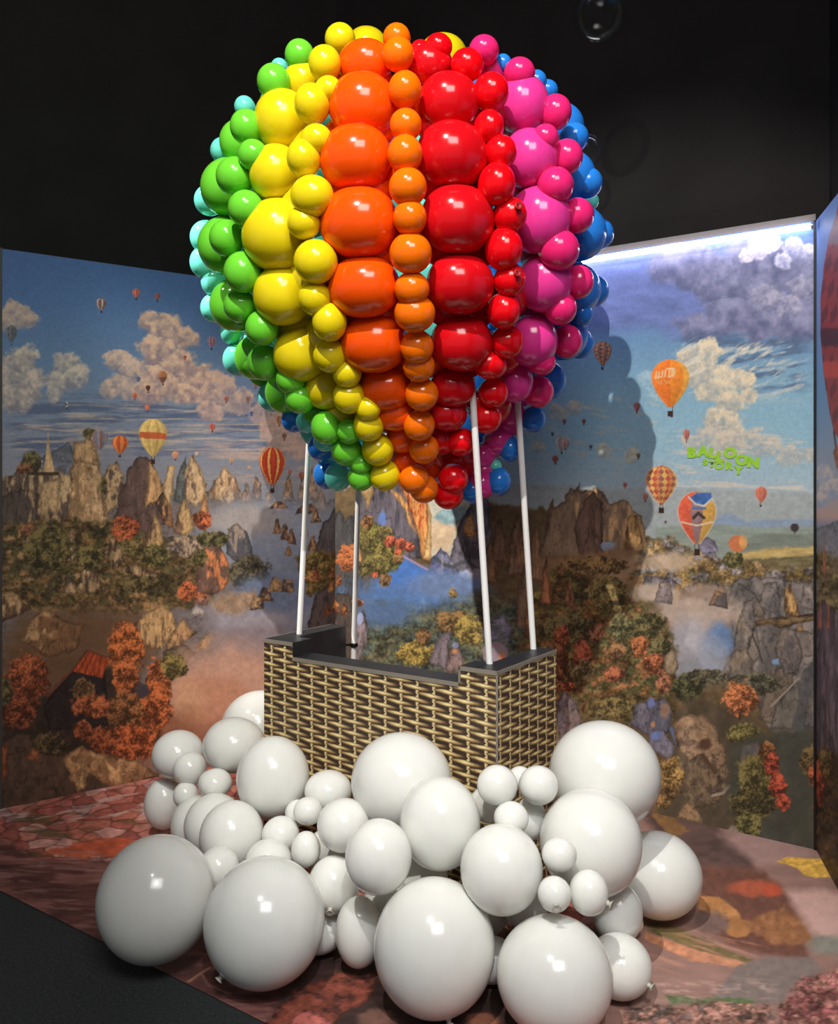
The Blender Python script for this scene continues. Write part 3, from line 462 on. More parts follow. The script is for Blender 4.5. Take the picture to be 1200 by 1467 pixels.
def paint_floor(cv):
    """rock print on the floor"""
    X, Y = cv.X, cv.Y
    f1, f2, cid = worley(X/30+Y/60+.6*fbm(X/30, Y/14, 3), Y/13+.7*fbm(X/30, Y/20, 4), 11)
    pal = np.array([(206, 130, 116), (186, 104, 92), (222, 160, 148), (164, 92, 82), (198, 118, 98), (176, 130, 126)], float)
    base = pal[(cid*6).astype(int).clip(0, 5)]
    edge = np.clip(.62+(f2-f1)*2.6, .62, 1)
    cv.C[:] = base*edge[:, None]*(.75+.5*fbm(X/10, Y/5, 8, 4))[:, None]
    L = X < 560
    cv.streaks(-100, 330, 1150, 1300, (96, 84, 56), .7, 60, 10, .05, .5)
    cv.streaks(-100, 330, 1120, 1190, (224, 190, 180), .8, 30, 6, -.2, .52)
    cv.poly([(60, 1222), (120, 1206), (170, 1198), (196, 1206), (180, 1224), (110, 1230)], (206, 100, 70), rag=4, soft=4, ts=(16, 6))
    cv.poly([(-200, 1240), (0, 1200), (60, 1232), (200, 1236), (300, 1320), (500, 1480), (400, 1520), (-200, 1420)], (132, 88, 82), soft=14, rag=8, tex=.3, ts=(40, 6), c2=(96, 62, 58), thr=.5)  # darker towards the front: falloff of light painted into the rock colours
    cv.streaks(-200, 320, 1200, 1330, (186, 140, 132), .5, 50, 5, .05, .56)
    # darker brown area around the middle, red rocks in front
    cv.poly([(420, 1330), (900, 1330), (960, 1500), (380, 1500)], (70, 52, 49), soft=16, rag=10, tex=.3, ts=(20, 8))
    cv.poly([(380, 1467), (420, 1420), (480, 1396), (540, 1392), (530, 1430), (490, 1452), (470, 1490), (360, 1500)], (136, 74, 60), rag=6, ts=(10, 7), c2=(84, 50, 46), thr=.55, tex=.3)
    cv.poly([(410, 1480), (424, 1452), (450, 1448), (476, 1467), (476, 1490)], (214, 120, 110), rag=3); cv.blob(690, 1462, 24, 12, (150, 96, 76), .3, .3); cv.blob(540, 1460, 26, 14, (128, 92, 80), .4, .3)
    cv.line([(270, 1406), (288, 1394), (300, 1386)], 1.6, (176, 124, 106)); cv.line([(288, 1394), (300, 1412), (330, 1424)], 1.4, (150, 104, 92))
    # right part: smooth ground with stones
    cv.poly([(900, 1120), (1240, 1180), (1300, 1500), (820, 1500), (900, 1330)], (152, 118, 108), soft=12, rag=4, tex=.10, ts=(30, 10))
    cv.poly([(900, 1130), (1010, 1164), (1040, 1196), (1080, 1230), (1076, 1250), (980, 1240), (940, 1200)], (98, 76, 72), soft=12, rag=6, tex=.2, ts=(16, 8)); cv.poly([(924, 1150), (960, 1160), (984, 1192), (960, 1200)], (150, 110, 66), rag=6, soft=4, alpha=.8)
    cv.poly([(1030, 1196), (1090, 1190), (1160, 1216), (1170, 1226), (1110, 1240), (1084, 1238)], (172, 138, 132), soft=14, rag=3, tex=.06)
    cv.poly([(1110, 1234), (1130, 1228), (1176, 1230), (1190, 1256), (1168, 1258), (1150, 1252), (1140, 1242)], (226, 178, 84), rag=2, ts=(6, 3), tex=.3, soft=2)
    cv.poly([(1000, 1240), (1090, 1246), (1130, 1280), (1150, 1330), (1160, 1380), (1060, 1360), (1000, 1330)], (116, 78, 66), soft=10, rag=5, tex=.16)
    cv.blob(1080, 1272, 36, 12, (176, 92, 68), .5, .3, 12); cv.blob(1104, 1276, 14, 9, (190, 88, 64), .5, .3, 8)
    cv.poly([(1000, 1284), (1030, 1284), (1058, 1306), (1062, 1318), (1030, 1316), (1000, 1302)], (186, 130, 82), rag=3, soft=3, tex=.2); cv.blob(1058, 1330, 20, 13, (176, 122, 76), .15, .15); cv.blob(1016, 1324, 26, 18, (126, 100, 92), .5, .3); cv.poly([(1064, 1322), (1120, 1300), (1150, 1320), (1178, 1368), (1156, 1352), (1100, 1352)], (152, 104, 72), soft=5, rag=4)
    cv.poly([(1124, 1276), (1180, 1274), (1260, 1300), (1260, 1380), (1176, 1352), (1150, 1316)], (204, 164, 154), soft=14, rag=4, tex=.06); cv.blob(1184, 1354, 26, 14, (140, 136, 126), .8, .3)
    cv.poly([(924, 1318), (960, 1326), (1020, 1352), (1080, 1376), (1060, 1384), (1000, 1362), (930, 1334)], (116, 104, 66), rag=2, soft=4, alpha=.9); cv.poly([(924, 1334), (1000, 1362), (1086, 1384), (1080, 1390), (990, 1376), (924, 1346)], (200, 138, 104), rag=2, soft=3); cv.streaks(900, 1100, 1326, 1400, (196, 140, 118), .6, 40, 4, .3, .5)
    cv.poly([(1020, 1428), (1056, 1384), (1100, 1370), (1160, 1372), (1180, 1390), (1130, 1420), (1120, 1440), (1060, 1436)], (130, 116, 110), soft=6, rag=3, tex=.12)
    cv.poly([(950, 1424), (1000, 1430), (1080, 1430), (1080, 1438), (960, 1438)], (96, 112, 76), rag=4, soft=3); cv.streaks(880, 1120, 1396, 1440, (206, 168, 160), .6, 24, 5, .1, .5)
    cv.veg([(1120, 1440), (1150, 1400), (1210, 1384), (1260, 1380), (1260, 1500), (1100, 1500)], [(190, 120, 122), (166, 92, 96), (140, 80, 84), (206, 140, 130)], soft=8)
    cv.veg([(900, 1440), (1100, 1438), (1120, 1500), (880, 1500)], [(190, 134, 122), (160, 110, 104), (120, 100, 100), (206, 150, 138)], soft=6)
# ---------------------------------------------------------------- end of paint engine
# ---------------------------------------------------------------- object helpers
def link(o): COL.objects.link(o); return o
def tag(o, label=None, cat=None, group=None, kind=None):
    if label: o['label'] = label
    if cat: o['category'] = cat
    if group: o['group'] = group
    if kind: o['kind'] = kind
    return o
def empty(name, loc, rz=0):
    o = link(bpy.data.objects.new(name, None)); o.location = loc; o.rotation_euler = (0, 0, rz); o.empty_display_size = .1
    return o
def obj(name, bm, mats, parent=None, smooth=False):
    me = bpy.data.meshes.new(name)
    bmesh.ops.recalc_face_normals(bm, faces=bm.faces[:])
    bm.to_mesh(me); bm.free()
    for m in (mats if isinstance(mats, (list, tuple)) else [mats]): me.materials.append(m)
    if smooth: me.shade_smooth()
    o = link(bpy.data.objects.new(name, me))
    if parent: o.parent = parent
    return o
def box(bm, x0, x1, y0, y1, z0, z1, mi=0):
    v = [bm.verts.new((x, y, z)) for x in (x0, x1) for y in (y0, y1) for z in (z0, z1)]
    for f in ((0, 1, 3, 2), (4, 6, 7, 5), (0, 4, 5, 1), (2, 3, 7, 6), (0, 2, 6, 4), (1, 5, 7, 3)):
        bm.faces.new([v[i] for i in f]).material_index = mi
def tube(bm, a, b, r, n=16, r2=None, cap=True):
    a = Vector(a); b = Vector(b); d = (b-a).normalized(); u = d.orthogonal().normalized(); w = d.cross(u); r2 = r if r2 is None else r2
    A = [bm.verts.new(a+(u*math.cos(t)+w*math.sin(t))*r) for t in [2*math.pi*k/n for k in range(n)]]
    B = [bm.verts.new(b+(u*math.cos(t)+w*math.sin(t))*r2) for t in [2*math.pi*k/n for k in range(n)]]
    for k in range(n): bm.faces.new((A[k], A[(k+1) % n], B[(k+1) % n], B[k]))
    if cap: bm.faces.new(A[::-1]); bm.faces.new(B)
def lathe(bm, prof, n):
    """profile (radius, y) turned about the local y axis"""
    rows = []
    for r, y in prof:
        if r < 1e-5: rows.append([bm.verts.new((0, y, 0))])
        else: rows.append([bm.verts.new((r*math.cos(2*math.pi*k/n), y, r*math.sin(2*math.pi*k/n))) for k in range(n)])
    for A, B in zip(rows, rows[1:]):
        for k in range(n):
            q = (k+1) % n
            if len(A) == 1: bm.faces.new((A[0], B[k], B[q]))
            elif len(B) == 1: bm.faces.new((A[k], B[0], A[q]))
            else: bm.faces.new((A[k], B[k], B[q], A[q]))

# ---------------------------------------------------------------- materials
def mat(name, c, rough=.5, **kw):
    m = bpy.data.materials.new(name); m.use_nodes = True
    b = m.node_tree.nodes['Principled BSDF']
    b.inputs['Base Color'].default_value = rgba(c); b.inputs['Roughness'].default_value = rough
    for k, v in kw.items(): b.inputs[k].default_value = v
    return m
def noisy(m, c1, c2, scale, rough=None, detail=4):
    nt = m.node_tree; b = nt.nodes['Principled BSDF']
    tc = nt.nodes.new('ShaderNodeTexCoord'); n = nt.nodes.new('ShaderNodeTexNoise'); r = nt.nodes.new('ShaderNodeValToRGB')
    n.inputs['Scale'].default_value = scale; n.inputs['Detail'].default_value = detail
    r.color_ramp.elements[0].position = .35; r.color_ramp.elements[1].position = .65
    r.color_ramp.elements[0].color = rgba(c1); r.color_ramp.elements[1].color = rgba(c2)
    nt.links.new(tc.outputs['Object'], n.inputs['Vector']); nt.links.new(n.outputs['Fac'], r.inputs['Fac']); nt.links.new(r.outputs['Color'], b.inputs['Base Color'])
    return m
def latex(name, c, sss=0.0):
    m = mat(name, c, LATEX_ROUGH)
    nt = m.node_tree; b = nt.nodes['Principled BSDF']
    b.inputs['Specular IOR Level'].default_value = .5
    b.inputs['Subsurface Weight'].default_value = sss; b.inputs['Subsurface Radius'].default_value = (1, .9, .75); b.inputs['Subsurface Scale'].default_value = .06
    # slight unevenness of the stretched rubber
    tc = nt.nodes.new('ShaderNodeTexCoord'); n = nt.nodes.new('ShaderNodeTexNoise'); mx = nt.nodes.new('ShaderNodeMix'); mx.data_type = 'RGBA'
    n.inputs['Scale'].default_value = 1.6; n.inputs['Detail'].default_value = 2
    mx.inputs[6].default_value = rgba(c); mx.inputs[7].default_value = rgba([v*.93 for v in c])
    nt.links.new(tc.outputs['Object'], n.inputs['Vector']); nt.links.new(n.outputs['Fac'], mx.inputs[0]); nt.links.new(mx.outputs[2], b.inputs['Base Color'])
    return m
LATEX_ROUGH = .15
M = {k: latex('latex_'+k, c, .4 if k == 'white' else 0.0) for k, c in dict(
    mint=(112, 226, 206), green=(112, 212, 54), yellow=(236, 212, 22), orange=(250, 84, 8), amber=(255, 118, 8), red=(214, 16, 26), scarlet=(240, 10, 22),
    pink=(232, 58, 148), rose=(240, 40, 116), blue=(40, 128, 222), white=(226, 226, 220), lemon=(240, 216, 20)).items()}
M_knot = mat('knot_rubber', (176, 172, 160), .4); M_knot_red = mat('knot_red', (150, 10, 20), .4)
M_black = noisy(mat('black_laminate', (34, 34, 36), .45), (30, 30, 32), (42, 42, 45), 9)
M_pvc = mat('white_pvc', (232, 230, 226), .35)
M_dark = mat('black_plastic', (16, 16, 17), .4)
M_edge = mat('edge_band', (128, 120, 108), .5)
M_wall = noisy(mat('black_paint', (27, 24, 23), .85), (25, 22, 21), (30, 27, 26), 3)
M_wall.node_tree.nodes['Principled BSDF'].inputs['Specular IOR Level'].default_value = .2
M_carpet = noisy(mat('dark_carpet', (40, 44, 44), .95), (30, 33, 34), (52, 56, 56), 120, detail=6)
M_trim = mat('grey_trim', (96, 90, 86), .6)
M_alu = mat('aluminium', (180, 180, 184), .35, Metallic=.8)
M_print_edge = mat('panel_edge', (66, 60, 56), .6)
def emitter(name, c, s):
    m = mat(name, c, .4); b = m.node_tree.nodes['Principled BSDF']
    b.inputs['Emission Color'].default_value = rgba(c); b.inputs['Emission Strength'].default_value = s
    return m
M_led = emitter('led_diffuser', (236, 236, 255), LED)
M_letters = noisy(mat('letter_green', (150, 206, 48), .5), (146, 200, 40), (160, 214, 60), 30)  # mottled green of the flat letter shapes
def print_mat(name, rough):
    m = mat(name, (128, 128, 128), rough); nt = m.node_tree; b = nt.nodes['Principled BSDF']
    at = nt.nodes.new('ShaderNodeAttribute'); at.attribute_name = 'print'
    n = nt.nodes.new('ShaderNodeTexNoise'); n.inputs['Scale'].default_value = 160; n.inputs['Detail'].default_value = 3
    tc = nt.nodes.new('ShaderNodeTexCoord'); nt.links.new(tc.outputs['Object'], n.inputs['Vector'])
    mr = nt.nodes.new('ShaderNodeMapRange'); mr.inputs['To Min'].default_value = .93; mr.inputs['To Max'].default_value = 1.07
    nt.links.new(n.outputs['Fac'], mr.inputs['Value'])
    mx = nt.nodes.new('ShaderNodeVectorMath'); mx.operation = 'SCALE'
    nt.links.new(at.outputs['Color'], mx.inputs[0]); nt.links.new(mr.outputs['Result'], mx.inputs['Scale']); nt.links.new(mx.outputs[0], b.inputs['Base Color'])
    b.inputs['Specular IOR Level'].default_value = .25
    return m
M_print = print_mat('printed_vinyl', .55); M_fprint = print_mat('printed_floor_vinyl', .5)

class E:
    """tiny expression builder over math nodes"""
    nt = None
    def __init__(s, sock): s.s = sock
    @staticmethod
    def op(o, *a):
        n = E.nt.nodes.new('ShaderNodeMath'); n.operation = o
        for i, v in enumerate(a):
            if isinstance(v, E): E.nt.links.new(v.s, n.inputs[i])
            else: n.inputs[i].default_value = v
        return E(n.outputs[0])
    def __add__(s, o): return E.op('ADD', s, o)
    def __sub__(s, o): return E.op('SUBTRACT', s, o)
    def __rsub__(s, o): return E.op('SUBTRACT', o, s)
    def __mul__(s, o): return E.op('MULTIPLY', s, o)
    def frac(s): return E.op('FRACT', s)
    def abs(s): return E.op('ABSOLUTE', s)
def clamp01(e):
    return E.op('MINIMUM', E.op('MAXIMUM', e, 0.0), 1.0)
def wicker():
    m = mat('printed_wicker', (120, 100, 70), .45); nt = m.node_tree; b = nt.nodes['Principled BSDF']; E.nt = nt
    uv = nt.nodes.new('ShaderNodeUVMap'); uv.uv_map = 'metres'; sp = nt.nodes.new('ShaderNodeSeparateXYZ'); nt.links.new(uv.outputs[0], sp.inputs[0])
    wn = nt.nodes.new('ShaderNodeTexNoise'); wn.inputs['Scale'].default_value = 14; nt.links.new(uv.outputs[0], wn.inputs['Vector'])
    U = E(sp.outputs[0]); V = E(sp.outputs[1])+(E(wn.outputs['Fac'])-.5)*.010
    P, H = .0713, .0425
    mp = nt.nodes.new('ShaderNodeMapping'); mp.inputs['Scale'].default_value = (16, 420, 1); nt.links.new(uv.outputs[0], mp.inputs[0])
    fn = nt.nodes.new('ShaderNodeTexNoise'); fn.inputs['Scale'].default_value = 1; fn.inputs['Detail'].default_value = 2; nt.links.new(mp.outputs[0], fn.inputs['Vector'])
    fib = (E(fn.outputs['Fac'])-.5)*.9
    def strand(du, dv):
        xa = (U*(1/(2*P))+du).frac()*2-1
        va = (V*(1/H)+dv).frac()-.5
        vt = va+xa*.10
        ta = clamp01(1-xa*xa)
        half = E.op('POWER', ta, .5)*.172+.022
        msk = clamp01((half-vt.abs())*22+.5)*clamp01(ta*60)
        across = clamp01(1-(vt-.04).abs()*(1/.20))
        along = clamp01(1.08-(xa+.18).abs()*1.02)
        val = E.op('POWER', along, .8)*(across*.75+.3)+fib*.45*along
        return msk, val
    mA, vA = strand(0, 0); mB, vB = strand(.5, .5)
    val = E.op('MAXIMUM', mA*vA, mB*vB); own = E.op('MAXIMUM', mA, mB)
    xs = ((U*(1/P)+.5).frac()-.5).abs()                    # stakes stand at the strand centres
    stk = clamp01((.115-xs)*40+.5)*(1-own)
    ramp = nt.nodes.new('ShaderNodeValToRGB'); nt.links.new(val.s, ramp.inputs[0])
    cr = ramp.color_ramp; cr.elements[0].position = 0; cr.elements[0].color = rgba((58, 46, 40))
    cr.elements[1].position = 1; cr.elements[1].color = rgba((244, 228, 172))
    for p, c in ((.22, (84, 64, 46)), (.45, (150, 122, 80)), (.7, (204, 178, 122))):
        e = cr.elements.new(p); e.color = rgba(c)
    mx = nt.nodes.new('ShaderNodeMix'); mx.data_type = 'RGBA'; nt.links.new(stk.s, mx.inputs[0]); nt.links.new(ramp.outputs[0], mx.inputs[6])
    sr = nt.nodes.new('ShaderNodeValToRGB'); nt.links.new(xs.s, sr.inputs[0])
    sr.color_ramp.elements[0].position = .02; sr.color_ramp.elements[0].color = rgba((226, 204, 150)); sr.color_ramp.elements[1].position = .11; sr.color_ramp.elements[1].color = rgba((104, 80, 56))
    nt.links.new(sr.outputs[0], mx.inputs[7]); nt.links.new(mx.outputs[2], b.inputs['Base Color'])
    return m
M_wicker = wicker()
def bubble():
    m = bpy.data.materials.new('clear_bubble_film'); m.use_nodes = True; nt = m.node_tree; nt.nodes.clear()
    o = nt.nodes.new('ShaderNodeOutputMaterial'); t = nt.nodes.new('ShaderNodeBsdfTransparent'); g = nt.nodes.new('ShaderNodeBsdfGlossy'); x = nt.nodes.new('ShaderNodeMixShader'); f = nt.nodes.new('ShaderNodeFresnel')
    f.inputs['IOR'].default_value = 1.42; g.inputs['Roughness'].default_value = .04; t.inputs['Color'].default_value = (.98, .98, .98, 1)
    k = nt.nodes.new('ShaderNodeMath'); k.operation = 'MULTIPLY'; k.inputs[1].default_value = .28; nt.links.new(f.outputs[0], k.inputs[0]); nt.links.new(k.outputs[0], x.inputs[0]); nt.links.new(t.outputs[0], x.inputs[1]); nt.links.new(g.outputs[0], x.inputs[2]); nt.links.new(x.outputs[0], o.inputs[0])
    return m
M_bubble = bubble()

# ---------------------------------------------------------------- the room
WALL_H = 2.61
K1 = Vector((-.4895, 5.18, 0))                 # inner corner of the two murals
KL = Vector((-1.936, 4.12, 0))                 # free end of the left mural
K2 = Vector((1.642, 3.666, 0))                 # corner at the right
K3 = K2+Vector((-.0800, -.3630, 0)).normalized()*2.0
def wall_frame(A, B):
    d = (B-A).normalized(); n = Vector((-d.y, d.x, 0))          # n points away from the room when A lies left of B
    return d, n
def struct(name, bm, m): return tag(obj(name, bm, m), kind='structure')
def wall_slab(name, A, B, z0, z1, t0, t1, m, ext=(0, 0)):
    d, n = wall_frame(A, B); a = A-d*ext[0]; b = B+d*ext[1]
    bm = bmesh.new(); v = []
    for z in (z0, z1):
        for p in (a+n*t0, b+n*t0, b+n*t1, a+n*t1): v.append(bm.verts.new((p.x, p.y, z)))
    for f in ((0, 1, 2, 3), (4, 5, 6, 7), (0, 1, 5, 4), (1, 2, 6, 5), (2, 3, 7, 6), (3, 0, 4, 7)): bm.faces.new([v[i] for i in f])
    return bm
CEIL = 6.0
struct('wall_left', wall_slab('w', KL, K1, 0, CEIL, .06, .18, M_wall, (2.2, .05)), M_wall)
struct('wall_right', wall_slab('w', K1, K2, 0, CEIL, .06, .18, M_wall, (.05, .25)), M_wall)
struct('wall_side', wall_slab('w', K2, K3, 0, CEIL, .06, .18, M_wall, (.16, .6)), M_wall)
bm = bmesh.new(); box(bm, -5, 4, -3, 7, -.1, 0); struct('floor', bm, M_carpet)
bm = bmesh.new(); box(bm, -5, 4, -3, 7, CEIL, CEIL+.1); struct('ceiling', bm, M_wall)
d, n = wall_frame(K1, K2)
bm = wall_slab('t', K1, K2, WALL_H-.004, WALL_H+.022, -.012, .058, M_trim, (0, 0)); struct('trim_1', bm, M_trim)
bm = wall_slab('t', K2-d*.009, K2, .003, WALL_H-.005, -.006, .0025, M_dark); struct('seam_gap', bm, M_dark)  # thin black strip standing in for the dark gap at the corner seam
dl = (K1-KL).normalized(); bm = wall_slab('t', KL-dl*.022, KL-dl*.001, .002, WALL_H, -.004, .055, M_print_edge); struct('trim_3', bm, M_print_edge)

def grid_mesh(name, P, nu, nv, keep, colour, m, parent=None):
    """P: (nu*nv,3) points, row major by v; colour (nu*nv,3) sRGB"""
    i = np.arange(nu*nv).reshape(nv, nu)
    q = np.stack([i[:-1, :-1], i[:-1, 1:], i[1:, 1:], i[1:, :-1]], -1).reshape(-1, 4)
    if keep is not None:
        q = q[keep[q].all(1)]
    me = bpy.data.meshes.new(name)
    me.vertices.add(len(P)); me.vertices.foreach_set('co', P.astype(np.float32).ravel())
    me.loops.add(q.size); me.loops.foreach_set('vertex_index', q.astype(np.int32).ravel())
    me.polygons.add(len(q)); me.polygons.foreach_set('loop_start', np.arange(0, q.size, 4, dtype=np.int32))
    me.update(calc_edges=True)
    at = me.color_attributes.new('print', 'FLOAT_COLOR', 'POINT')
    c = np.ones((len(P), 4), np.float32); c[:, :3] = lin(np.clip(colour, 0, 255))
    at.data.foreach_set('color', c.ravel())
    me.materials.append(m)
    o = link(bpy.data.objects.new(name, me))
    if parent: o.parent = parent
    return o
def frame_px(P):
    return 600+F*P[:, 0]/P[:, 1], HZ-F*(P[:, 2]-EYE)/P[:, 1]
def mural(A, B, paint, step, label, ext=0, ymin=.4):
    d, n = wall_frame(A, B); L = (B-A).length
    t = empty('wall_mural', (A+B)/2); tag(t, label, 'mural', 'printed murals of the rocky valley')
    nu = int(L/step)+1; nv = int(WALL_H/step)+1
    u, v = np.meshgrid(np.linspace(0, L, nu), np.linspace(.004, WALL_H-.004, nv)); u = u.ravel(); v = v.ravel()
    P = np.stack([A.x+d.x*u, A.y+d.y*u, v], 1)
    X, Y = frame_px(P); cv = Canvas(X, Y); paint(cv)
    off = np.array(t.location); 
    g = grid_mesh('print', P-off, nu, nv, None, PRINT_GAIN*cv.C, M_print, t)
    bm = wall_slab('b', A, B, .002, WALL_H-.002, .003, .055, M_print_edge)
    for w in bm.verts: w.co -= Vector(t.location)
    obj('backing_board', bm, M_print_edge, t)
    return t
PRINT_GAIN = 1.0
mural(KL, K1, paint_left, .0042, 'printed mural left of the corner, with chapel spire, barn and orange trees')
mural(K1, K2, paint_right, .0042, 'printed mural behind the basket and lamp, with orange balloon in a cloudy sky')
mural(K2, K3, paint_side, .0075, 'printed mural panel at the right edge showing a big dark red balloon')
# floor print: front edge parallel to the right hand mural
wr, wn = wall_frame(K1, K2); F0 = Vector((-1.563, 3.308, 0))
step = .006; nu = int(5.2/step); nv = int(2.6/step)
u, v = np.meshgrid(np.linspace(-1.2, 4.0, nu), np.linspace(0, 2.6, nv)); u = u.ravel(); v = v.ravel()
P = np.stack([F0.x+wr.x*u+wn.x*v, F0.y+wr.y*u+wn.y*v, np.full(u.size, .004)], 1)
keep = np.ones(len(P), bool)
for A, B in ((KL-(K1-KL).normalized()*.9, K1), (K1, K2), (K2, K3)):
    d, n = wall_frame(A, B); keep &= ((P[:, 0]-A.x)*n.x+(P[:, 1]-A.y)*n.y) < .03
keep &= (P[:, 1] > .6)
X, Y = frame_px(P); cv = Canvas(X, Y); paint_floor(cv)
o = grid_mesh('floor_print', P, nu, nv, keep, cv.C, M_fprint)
tag(o, 'printed vinyl floor sheet of pinkish rocks under the balloons', 'floor graphic')

# light tube along the top of the right hand mural
d, n = wall_frame(K1, K2); L = (K2-K1).length
t = empty('light_tube', K1+d*1.0); tag(t, 'long white glowing light tube along the top of the right mural', 'light'); o0 = Vector(t.location)
a = K1+d*.75-n*.035+Vector((0, 0, 2.578)); b = K1+d*(L-.012)-n*.035+Vector((0, 0, 2.578))
bm = bmesh.new(); tube(bm, a-o0, b-o0, .0125, 20); obj('diffuser', bm, M_led, t, True)
bm = bmesh.new(); tube(bm, b-o0, b+d*.009-o0, .0145, 20); obj('end_cap', bm, M_alu, t)
bm = bmesh.new(); tube(bm, a-d*.012-o0, a-o0, .0145, 20); obj('end_cap', bm, M_alu, t)
bm = bmesh.new()
for k in range(4):
    p = a+(b-a)*(k+.5)/4-o0; tube(bm, p+n*.008+Vector((0, 0, .004)), p+n*.034+Vector((0, 0, .004)), .006, 10)
obj('bracket', bm, M_alu, t)

# green lettering on the right hand mural
def on_wall(px, py, A, B, off):
    d, n = wall_frame(A, B); rx = (px-600)/F
    s = (A.x-rx*A.y)/(rx*d.y-d.x); p = A+d*s
    return Vector((p.x, p.y, EYE+(HZ-py)/F*p.y))-n*off, d, n
c0, d, n = on_wall(1035, 658, K1, K2, .003)
sign = empty('wall_lettering', c0); tag(sign, 'green BALLOON STORY lettering on the sky of the right mural', 'lettering')
R = Matrix((d, Vector((0, 0, 1)), -n)).transposed().to_4x4()
def letter(ch, px, py, hpx, rot, wide):
    cu = bpy.data.curves.new('letter', 'FONT'); cu.body = ch; cu.align_x = 'CENTER'; cu.align_y = 'CENTER'; cu.size = 1.0; cu.offset = .075; cu.resolution_u = 6
    tmp = link(bpy.data.objects.new('letter', cu)); bpy.context.view_layer.update()
    me = bpy.data.meshes.new_from_object(tmp.evaluated_get(bpy.context.evaluated_depsgraph_get()))
    bpy.data.objects.remove(tmp); bpy.data.curves.remove(cu)
    p, _, _ = on_wall(px, py, K1, K2, .003)
    xs = [w.co.x for w in me.vertices]; ys = [w.co.y for w in me.vertices]; cx = (max(xs)+min(xs))/2; cy = (max(ys)+min(ys))/2; h = max(ys)-min(ys)
    s = hpx/F*p.y/h
    me.transform(R @ Matrix.Rotation(rot, 4, 'Z') @ Matrix.Diagonal((s*wide, s, 1, 1)) @ Matrix.Translation((-cx, -cy, 0)))
    me.name = 'letter'; me.materials.clear(); me.materials.append(M_letters)
    o = link(bpy.data.objects.new('letter', me)); o.parent = sign; o.location = p-c0
for ch, px, py, h, r in (('B', 991, 648.5, 15.5, -.05), ('A', 1007, 646.5, 16.5, -.04), ('L', 1021, 649, 15.5, -.12), ('L', 1032, 654, 15.5, -.10), ('O', 1046, 649, 16, 0), ('O', 1062.5, 659, 16, 0), ('N', 1079, 662.5, 16, -.12)): letter(ch, px, py, h, r, 1.12)
for ch, px, py, h, r in (('S', 1010, 662, 9.5, -.06), ('T', 1019.5, 664.5, 10, -.06), ('O', 1030, 667, 11.5, 0), ('R', 1045, 667.5, 11.5, -.06), ('Y', 1057.5, 674, 12, -.1)): letter(ch, px, py, h, r, 1.12)

# ---------------------------------------------------------------- the basket
FL = Vector((-.632, 3.618, 0)); ua = Vector((.8286, -.5598, 0)).normalized(); rzb = math.atan2(ua.y, ua.x)
W, D, ZT, ZR = 1.0836, .465, .886, .828
bk = empty('balloon_basket', FL, rzb); tag(bk, 'open-backed basket printed with brown wicker, black rim and four white poles', 'basket')
def panel(name, prof, w0, w1, axis, outer):
    """prof: outline in (s,z) extruded from w0 to w1; axis 'u': s runs along x; axis 'v': s runs along y. outer faces carry the wicker print"""
    bm = bmesh.new(); uvl = bm.loops.layers.uv.new('metres')
    P = lambda s, z, w: (s, w, z) if axis == 'u' else (w, s, z)
    A = [bm.verts.new(P(s, z, w0)) for s, z in prof]; B = [bm.verts.new(P(s, z, w1)) for s, z in prof]; k = len(prof)
    fs = [bm.faces.new(A), bm.faces.new(B[::-1])]+[bm.faces.new((A[i], A[(i+1) % k], B[(i+1) % k], B[i])) for i in range(k)]
    bmesh.ops.recalc_face_normals(bm, faces=fs)
    for f in fs:
        f.normal_update(); nn = f.normal
        f.material_index = 1 if outer(nn, f.calc_center_median()) else 0
        for l in f.loops:
            c = l.vert.co
            l[uvl].uv = ((c.x if abs(nn.y) > .5 else c.y+.02)+.03, c.z)
    me = bpy.data.meshes.new(name); bm.to_mesh(me); bm.free()
    me.materials.append(M_black); me.materials.append(M_wicker)
    o = link(bpy.data.objects.new(name, me)); o.parent = bk; return o
panel('front_panel', [(.082, 0), (W-.089, 0), (W-.089, ZT), (.93, ZT), (.93, ZR), (.156, ZR), (.156, ZT), (.082, ZT)], 0, .112, 'u', lambda q, c: q.y < -.5)
panel('side_panel', [(0, 0), (.43, 0), (.43, ZT), (0, ZT)], 0, .081, 'v', lambda q, c: q.x < -.5 or q.y < -.5)
panel('side_panel', [(0, 0), (D, 0), (D, ZT), (0, ZT)], W-.088, W, 'v', lambda q, c: q.x > .5 or q.y < -.5)
e = .0035
bm = bmesh.new()
for x0, x1, z in ((0, .156, ZT), (.156, .93, ZR), (.93, W, ZT)): box(bm, x0, x1, -e, 0, z-.014, z+.001)
box(bm, .93, .938, -e, 0, ZR, ZT); box(bm, W, W+e, -e, D, ZT-.012, ZT+.001); box(bm, -e, 0, -e, .43, ZT-.012, ZT+.001); box(bm, W-.004, W+e, -e, .0, 0, ZT)
obj('edge_trim', bm, M_edge, bk)
Rb = Matrix.Rotation(-rzb, 3, 'Z')
def to_b(p): return Rb @ (Vector(p)-FL)
def pole(base, top, collar=None):
    a = to_b(base); b = to_b(top); b = a+(b-a)*1.16
    bm = bmesh.new(); tube(bm, a, b, .0118, 18); o = obj('pole', bm, M_pvc, bk, True)
    mod = o.modifiers.new('split', 'EDGE_SPLIT'); mod.split_angle = .7
    if collar is not None:
        s = (collar-a.z)/(b.z-a.z); c = a+(b-a)*s; dd = (b-a).normalized()
        bm = bmesh.new(); tube(bm, c-dd*.008, c+dd*.008, .017, 18); box(bm, c.x-.03, c.x+.02, c.y-.02, c.y+.004, c.z-.004, c.z+.004); q = obj('collar', bm, M_dark, o)
def bw(u, v, z): return FL+ua*u+Vector((-ua.y, ua.x, 0))*v+Vector((0, 0, z))
pole(bw(.042, .165, ZT-.03), ray(443, 618, 3.72))
